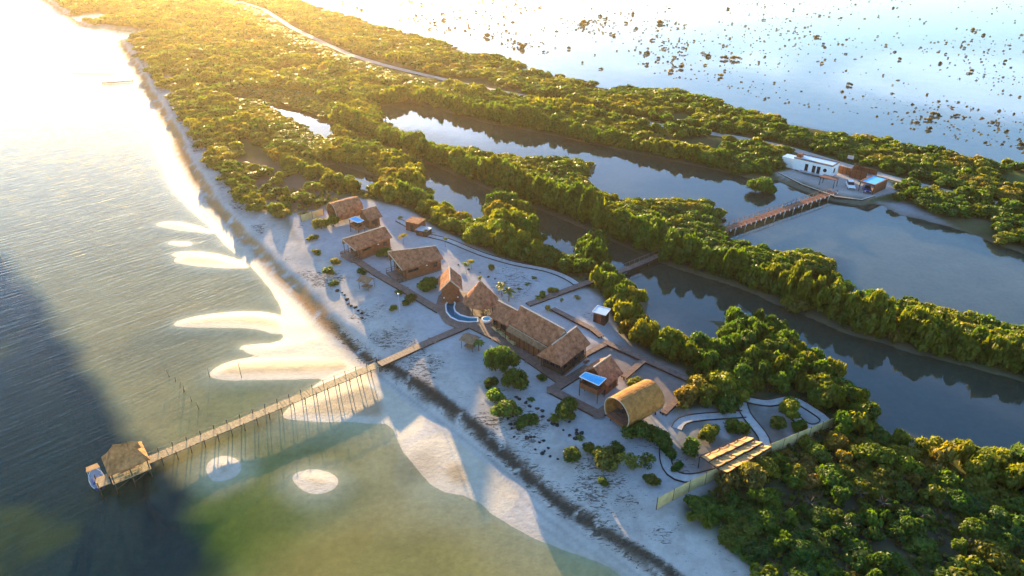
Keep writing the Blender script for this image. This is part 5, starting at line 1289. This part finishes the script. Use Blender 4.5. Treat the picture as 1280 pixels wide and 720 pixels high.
TX = np.concatenate([p[0] for p in parts]+[hed[:, 0]]); TY = np.concatenate([p[1] for p in parts]+[hed[:, 1]]); isH = np.concatenate([np.zeros(sum(len(p[0]) for p in parts), bool), np.ones(len(hed), bool)])
TZ, TF = terrain(TX, TY)
ok = (TZ > .03) & (TF['dp'] > .9) & (TF['dsc'] > np.where(TY > 165, 3.2, 7)+3*fbm(TX, TY, 7, 2, 71)) & (TF['ds'] > 4)
def out_of(poly, m): return sdist(poly, TX, TY) < m
rs = sdist(RESORT, TX, TY); ok &= rs < -1.2
ok &= out_of(PLAZA, -2.0) & out_of(MUD, -.5)
for s in SANDPATCH: ok &= out_of(s, -1.5)
rdd = dist(ROAD, TX, TY); ok &= rdd > np.where(TY > 270, 5.5, 3.8)
br_ = sdist(BROWN, TX, TY); ok &= (br_ < -1) | (RNG.random(TX.shape) < .42)
dr = sdist(DRY, TX, TY); ok &= (dr < -1) | (RNG.random(TX.shape) < .72*sstep(.25, .42, fbm(TX, TY, 9, 3, 81))+.26)
ok &= out_of(MEADOW, 0) | (RNG.random(TX.shape) < .2)
bcx = np.hypot((TX-bcn.x)*.55+(TY-bcn.y)*.5, TY-bcn.y); blk = PL([(976, 200), (996, 188), (1052, 200), (1100, 212), (1120, 236), (1095, 250), (1040, 240)], 1.0); ok &= out_of(blk, -.5)
for a_, b_ in (((783, 336), (838, 313)), ((902, 288), (1042, 240)), ((722, 357), (788, 334)), ((864, 475), (755, 426)), ((377, 279), (405, 270.5)), ((820, 639), (1054, 528))): ok &= dist([P(*a_, 1), P(*b_, 1)], TX, TY) > (2.0 if a_[0] != 820 else 1.5)
for x_, y_, r_ in taken: ok &= np.hypot(TX-x_, TY-y_) > r_*.75
gap = fbm(TX, TY, 16, 3, 91); dist_c = np.hypot(TX, TY)
ok &= isH | (dr > -1) | (gap > .31)                       # openings in the woods
TX, TY, TZ, isH, dr = [a[ok] for a in (TX, TY, TZ, isH, dr)]; dp = TF['dp'][ok]; gap = gap[ok]; br_ = br_[ok]; dsc = TF['dsc'][ok]; rs = rs[ok]
N = len(TX); D = np.hypot(np.hypot(TX, TY), CAM_H)
ppx, ppy, _ = project(TX, TY, 2.0)
can = -sdist(CANAL, TX, TY); lag = -sdist(LAGOON, TX, TY); lin = -sdist(LAGOON_IN, TX, TY)
hmul = (.62+.85*fbm(TX, TY, 20, 3, 95))*(.8+.4*fbm(TX, TY, 60, 2, 99))
rdd = rdd[ok]
HH = np.where(isH, 4.4, 2.9)*hmul*RNG.uniform(.72, 1.3, N)
RR = np.clip(RNG.uniform(1.2, 2.7, N)*np.where(D > 300, 1.85, np.where(D > 160, 1.2, 1.0)), 1, 5)
HH = np.where((dr > -1) | (br_ > -1), HH*RNG.uniform(.35, .75, N), HH); RR = np.where((dr > -1) | (br_ > -1), RR*RNG.uniform(.6, 1.0, N), RR)
rside = side(ROAD, TX, TY); HH = np.where((rdd < 22) & (rside > 0) & (ppx < 560), np.minimum(HH, .35+rdd*.085), HH)
HH = np.where((lag < 40) & ~isH, HH*.78, HH)
HH = np.where((dsc < 14), HH*.7, HH)
HH = np.where((can < 22) & (rs < 14) & (rs > -40) & (dsc > 20) & (dr < -1), HH*1.3, HH)
HH = np.where((lin < 16) & ~isH, np.minimum(HH, 2.9), HH)
HH = np.where((can < 14) & (ppx < 418) & (ppx > 290), np.minimum(HH, 1.5), HH); HH = np.where((can < 11) & (ppx > 522) & (ppx < 616) & (ppy > 225), np.minimum(HH, 3.6), HH); HH = np.where((can < 11) & (ppx > 668) & (ppx < 728) & (ppy > 275), np.minimum(HH, 3.2), HH)
hn = fbm(TX, TY, 12, 3, 97)+RNG.uniform(-.12, .12, N); inland = sstep(60, 100, dsc)*sstep(8, 20, can)
tint = np.zeros((N, 3)); tint[:] = GREEN
tint = np.where((hn > .5)[:, None], OLIVE, tint); tint = np.where((hn < .40)[:, None], DKG, tint)
tint = np.where(((hn > .64) & (isH == 0))[:, None], YEL, tint); tint = np.where(((hn > .74) & (isH == 0))[:, None], RUST, tint)
tint = np.where((isH & (hn < .55))[:, None], GREEN, tint)
KIND = np.where(hn > .74, 3, np.where(hn > .64, 2, np.where(hn > .5, 1, 0)))*(1-isH)
inview = (ppx > 8) & (ppx < 1272) & (ppy > 12) & (ppy < 716)
size = np.where(inview, RR/D, 0); order = np.argsort(-size); NI = 245
solo = np.zeros(N, bool); solo[order[:NI]] = True
KN = ['green mangrove', 'olive mangrove', 'yellow-green mangrove', 'rusty orange bush']
for i in np.nonzero(solo)[0]:
    low = HH[i] < 2.4; k = KIND[i]; kn = KN[int(k)]
    if dr[i] > -1: zone = 'on the dark dry ground beyond the long fence'
    elif can[i] < 7 and ppy[i] > 300 and lin[i] > 0 and isH[i]: zone = 'in the hedge along the far bank of the narrow canal'
    elif can[i] < 9: zone = 'at the near bank of the narrow canal'
    elif ppx[i] > 1000: zone = 'in the thicket between the long fence and the canal'
    elif dsc[i] < 22 and ppy[i] > 560: zone = 'above the dark wrack line at the end of the beach'
    elif ppy[i] > 430: zone = 'in the wood behind the barrel and canopy cabins'
    else: zone = 'in the wood behind the dining hall'
    lab = ('low ' if low else 'tall ' if HH[i] > 4.6 else 'mid-height ')+kn+' '+zone
    o = plant('mangrove_tree' if not low else 'mangrove_bush', lab, 'tree' if not low else 'bush', TX[i], TY[i], TZ[i]-.08, RR[i]*1.12, HH[i], tuple(tint[i]), 'mangroves '+zone, BIG[i % 2] if D[i] < 100 and not low else None)
for px_, py_ in ((1046, 620), (1070, 628), (1100, 640), (1010, 640), (1150, 655), (1180, 640), (970, 660), (1060, 668), (1210, 690), (1120, 612)):
    x, y = P(px_, py_, 1.0); o = thing('bare_shrub', 'grey leafless shrub among the bushes on the dark dry ground', 'shrub', (x, y, gz(x, y)), random.uniform(0, 6), 'bare grey shrubs beyond the long fence'); o.scale = (2.4, 2.4, 3.0)
    for k in range(2): t = link('branches', TRUNK[k], o); t.rotation_euler = (0, 0, 1.3*k); t.scale = (1+.2*k, 1, 1-.2*k)
V_ = []; F_ = []; C_ = []; off = 0
for i in np.nonzero(~solo)[0]:
    V, F = (MIDV[i % 7] if D[i] < 260 else FARV[i % 5]); a = RNG.uniform(0, 6.28); ca, sa = math.cos(a), math.sin(a)
    W = np.empty_like(V); W[:, 0] = (V[:, 0]*ca-V[:, 1]*sa)*RR[i]*1.15+TX[i]; W[:, 1] = (V[:, 0]*sa+V[:, 1]*ca)*RR[i]*1.15+TY[i]; W[:, 2] = V[:, 2]*HH[i]+TZ[i]-.1
    V_.append(W); F_.append(F+off); off += len(V); C_.append(np.repeat((tint[i]*RNG.uniform(.8, 1.2))[None, :], len(V), 0))
me = quad_mesh('mangrove_forest', np.concatenate(V_), np.concatenate(F_), M['leaf'], np.concatenate(C_)); o = link('mangrove_forest', me)
tag(o, 'continuous olive green mangrove woods covering the strip of land into the distance', 'woods', kind='stuff'); print('trees', N, 'faces', len(me.polygons), 'min solo', size[order[NI-1]])
# low ground cover between the bushes of the dry ground and along the dune edge
gx, gy = candidates(40, 190, .9); tz, tf = terrain(gx, gy)
drg = sdist(DRY, gx, gy); rsg = sdist(RESORT, gx, gy); brg = sdist(BROWN, gx, gy)
k = (tz > .25) & (tf['dp'] > .5) & (tf['dsc'] > 11) & (((drg > -1) & (RNG.random(gx.shape) < .8*sstep(.3, .5, fbm(gx, gy, 5, 3, 111)))) | ((brg > -2) & (RNG.random(gx.shape) < .25)) | ((gy > 78) & (rsg < -.5) & (rsg > -60) & (tf['dsc'] > 15) & (drg < 0) & (RNG.random(gx.shape) < .25)))
gx, gy, tz = gx[k], gy[k], tz[k]; LOW = [crown_arrays(26, .34, 600+q, 4, core=False) for q in range(4)]; V_ = []; F_ = []; C_ = []; off = 0
for i in range(len(gx)):
    V, F = LOW[i % 4]; r = RNG.uniform(.35, .8); h = RNG.uniform(.3, .9); a = RNG.uniform(0, 6.28); ca, sa = math.cos(a), math.sin(a)
    W = np.stack([(V[:, 0]*ca-V[:, 1]*sa)*r+gx[i], (V[:, 0]*sa+V[:, 1]*ca)*r+gy[i], V[:, 2]*h+tz[i]-.03], 1); V_.append(W); F_.append(F+off); off += len(V)
    c = np.array([GREEN, OLIVE, (.11, .095, .05), (.13, .10, .05), DKG][RNG.integers(5)]); C_.append(np.repeat(c[None, :], len(V), 0))
o = link('undergrowth', quad_mesh('undergrowth', np.concatenate(V_), np.concatenate(F_), M['leaf'], np.concatenate(C_))); tag(o, 'low dry scrub and weeds covering the ground between the bushes', 'undergrowth', kind='stuff')

# mangrove clumps standing in the shallow lagoon
cx = []; g = np.random.default_rng(5)
while len(cx) < 2400:
    px_ = g.uniform(380, 1290); py_ = g.uniform(-14, 205)
    edge = np.interp(px_, [380, 470, 560, 640, 760, 880, 960, 1060, 1130, 1280], [-2, 22, 45, 64, 92, 106, 128, 146, 162, 194])
    if py_ > edge-2: continue
    x, y = P(px_, py_, 0); cl = float(fbm(np.array([x]), np.array([y*.55]), 45, 3, 131)[0]); f = (edge-py_)/max(edge, 1)
    dens = np.clip((cl-.36)*3.2, .03, 1)*(1.0 if px_ < 860 else .5)*(1.25 if py_ < 40 else .85)
    if g.random() < dens: cx.append((x, y, px_, py_))
cz = [quad_mesh('lagoon_clump', *crown_arrays(60, .30, 700+q, 5), M['leaf']) for q in range(4)]
cs_ = sorted([(g.lognormal(-1.0, .55)*(.8 if py_ > 90 else 1.35 if px_ < 860 else 1.0), x, y, px_, py_) for x, y, px_, py_ in cx], key=lambda t: -t[0]/math.hypot(t[1], t[2])*(1 if 4 < t[4] and t[3] < 1276 else .01))
V_ = []; F_ = []; off = 0; C_ = []
for q, (r, x, y, px_, py_) in enumerate(cs_):
    col = [(.06, .055, .025), (.10, .07, .03), (.15, .10, .03), (.05, .05, .03)][int(g.integers(4))]; h = r*g.uniform(.7, 1.3)
    if q < 280:
        o = link('mangrove_clump', cz[q % 4]); o.location = (x, y, -.12); o.scale = (r*1.2, r*.9, h); o.rotation_euler = (0, 0, g.uniform(0, 6)); o.color = (*col, 1)
        wide = 'wide ' if r > 2.2 else 'small '; wh = 'in the bright far part of the lagoon' if py_ < 45 else 'near the wooded lagoon shore' if py_ > 120 else 'in the middle of the lagoon'
        tag(o, wide+'dark mangrove clump standing in shallow water '+wh, 'mangrove clump', 'mangrove clumps scattered over the lagoon')
    else:
        V, F = FARV[q % 5][0][:0], None
        V, F = LOW[q % 4]; V_.append(V*np.array([r*1.2, r, h])+np.array([x, y, -.1])); F_.append(F+off); off += len(V); C_.append(np.repeat(np.array(col)[None, :], len(V), 0))
o = link('lagoon_scrub', quad_mesh('lagoon_scrub', np.concatenate(V_), np.concatenate(F_), M['leaf'], np.concatenate(C_))); tag(o, 'countless tiny dark tufts dotting the shallow lagoon', 'water plants', kind='stuff')

# ------------------------------------------------------------------ air
HZ = .00008
hm = bpy.data.materials.new('haze'); hm.use_nodes = True; Nn = hm.node_tree.nodes; Nn.remove(Nn['Principled BSDF'])
pv = Nn.new('ShaderNodeVolumePrincipled'); pv.inputs['Color'].default_value = (1, .80, .52, 1); pv.inputs['Density'].default_value = HZ; pv.inputs['Anisotropy'].default_value = .72
hm.node_tree.links.new(pv.outputs[0], Nn['Material Output'].inputs['Volume'])
bm = bmesh.new(); bmesh.ops.create_cube(bm, size=1)
for v in bm.verts: v.co = Vector((v.co.x*4900, v.co.y*2600+1180, 37+v.co.z*82))
me = bpy.data.meshes.new('haze'); bm.to_mesh(me); bm.free(); me.materials.append(hm); tag(link('haze', me), kind='stuff', label='thin golden haze over the whole coast', cat='haze')

# ------------------------------------------------------------------ sky, sun, camera
w = bpy.data.worlds.new('World'); SC.world = w; w.use_nodes = True; N_ = w.node_tree.nodes
sk = N_.new('ShaderNodeTexSky'); sk.sky_type = 'NISHITA'; sk.sun_disc = False; sk.sun_elevation = R(SUN_EL); sk.sun_rotation = R(SUN_AZ); sk.air_density = 1.0; sk.dust_density = .25; sk.ozone_density = 2.0
hs_ = N_.new('ShaderNodeHueSaturation'); hs_.inputs['Saturation'].default_value = 1.12
w.node_tree.links.new(sk.outputs[0], hs_.inputs['Color']); # thin broken cloud veil
tcw = N_.new('ShaderNodeTexCoord'); mpw = N_.new('ShaderNodeMapping'); mpw.inputs['Scale'].default_value = (1.2, 1.2, 4.5); mpw.inputs['Rotation'].default_value = (0, R(12), R(35)); w.node_tree.links.new(tcw.outputs['Generated'], mpw.inputs[0])
cn = N_.new('ShaderNodeTexNoise'); cn.inputs['Scale'].default_value = 2.2; cn.inputs['Detail'].default_value = 6; cn.inputs['Distortion'].default_value = .5; w.node_tree.links.new(mpw.outputs[0], cn.inputs['Vector'])
cr_ = N_.new('ShaderNodeMapRange'); cr_.interpolation_type = 'SMOOTHSTEP'; cr_.inputs[1].default_value = .46; cr_.inputs[2].default_value = .68; cr_.inputs[3].default_value = 1.0; cr_.inputs[4].default_value = 1.65; w.node_tree.links.new(cn.outputs[0], cr_.inputs[0])
ds_ = N_.new('ShaderNodeHueSaturation'); ds_.inputs['Saturation'].default_value = .55; w.node_tree.links.new(hs_.outputs[0], ds_.inputs['Color'])
cs2 = N_.new('ShaderNodeVectorMath'); cs2.operation = 'SCALE'; w.node_tree.links.new(ds_.outputs[0], cs2.inputs[0]); w.node_tree.links.new(cr_.outputs[0], cs2.inputs['Scale'])
cf = N_.new('ShaderNodeMapRange'); cf.inputs[1].default_value = 1.0; cf.inputs[2].default_value = 1.65; cf.inputs[3].default_value = 0; cf.inputs[4].default_value = .8; w.node_tree.links.new(cr_.outputs[0], cf.inputs[0])
cm = N_.new('ShaderNodeMix'); cm.data_type = 'RGBA'; w.node_tree.links.new(cf.outputs[0], cm.inputs[0]); w.node_tree.links.new(hs_.outputs[0], cm.inputs[6]); w.node_tree.links.new(cs2.outputs[0], cm.inputs[7])
wb = N_.new('ShaderNodeMix'); wb.data_type = 'RGBA'; wb.blend_type = 'MULTIPLY'; wb.inputs[0].default_value = 1; wb.inputs[7].default_value = (.88, .99, 1.2, 1)
w.node_tree.links.new(cm.outputs[2], wb.inputs[6]); w.node_tree.links.new(wb.outputs[2], N_['Background'].inputs[0]); N_['Background'].inputs[1].default_value = .12
sd = bpy.data.lights.new('sun', 'SUN'); sd.energy = 5.0; sd.angle = R(.6); sd.color = (1.0, .70, .34)
so = bpy.data.objects.new('sun', sd); COL.objects.link(so)
sv = Vector((math.sin(R(SUN_AZ))*math.cos(R(SUN_EL)), math.cos(R(SUN_AZ))*math.cos(R(SUN_EL)), math.sin(R(SUN_EL)))); so.rotation_euler = sv.to_track_quat('Z', 'Y').to_euler(); so.location = (0, 0, 150)
cd_ = bpy.data.cameras.new('camera'); cd_.sensor_width = 36; cd_.lens = 36*FOC/1280; cd_.clip_start = .5; cd_.clip_end = 9000
co = bpy.data.objects.new('camera', cd_); COL.objects.link(co); co.location = (0, 0, CAM_H); co.rotation_euler = (R(90)-PITCH, 0, 0); SC.camera = co
SC.view_settings.view_transform = 'Standard'; SC.view_settings.look = 'None'; SC.view_settings.exposure = 2.25; SC.view_settings.gamma = 1
SC.render.engine = 'CYCLES'; cy = SC.cycles; cy.use_denoising = True; cy.max_bounces = 6; cy.diffuse_bounces = 2; cy.glossy_bounces = 3; cy.transmission_bounces = 4; cy.transparent_max_bounces = 8; cy.volume_bounces = 0
cy.use_adaptive_sampling = True; cy.adaptive_threshold = .02; cy.sample_clamp_indirect = 8; cy.caustics_reflective = False
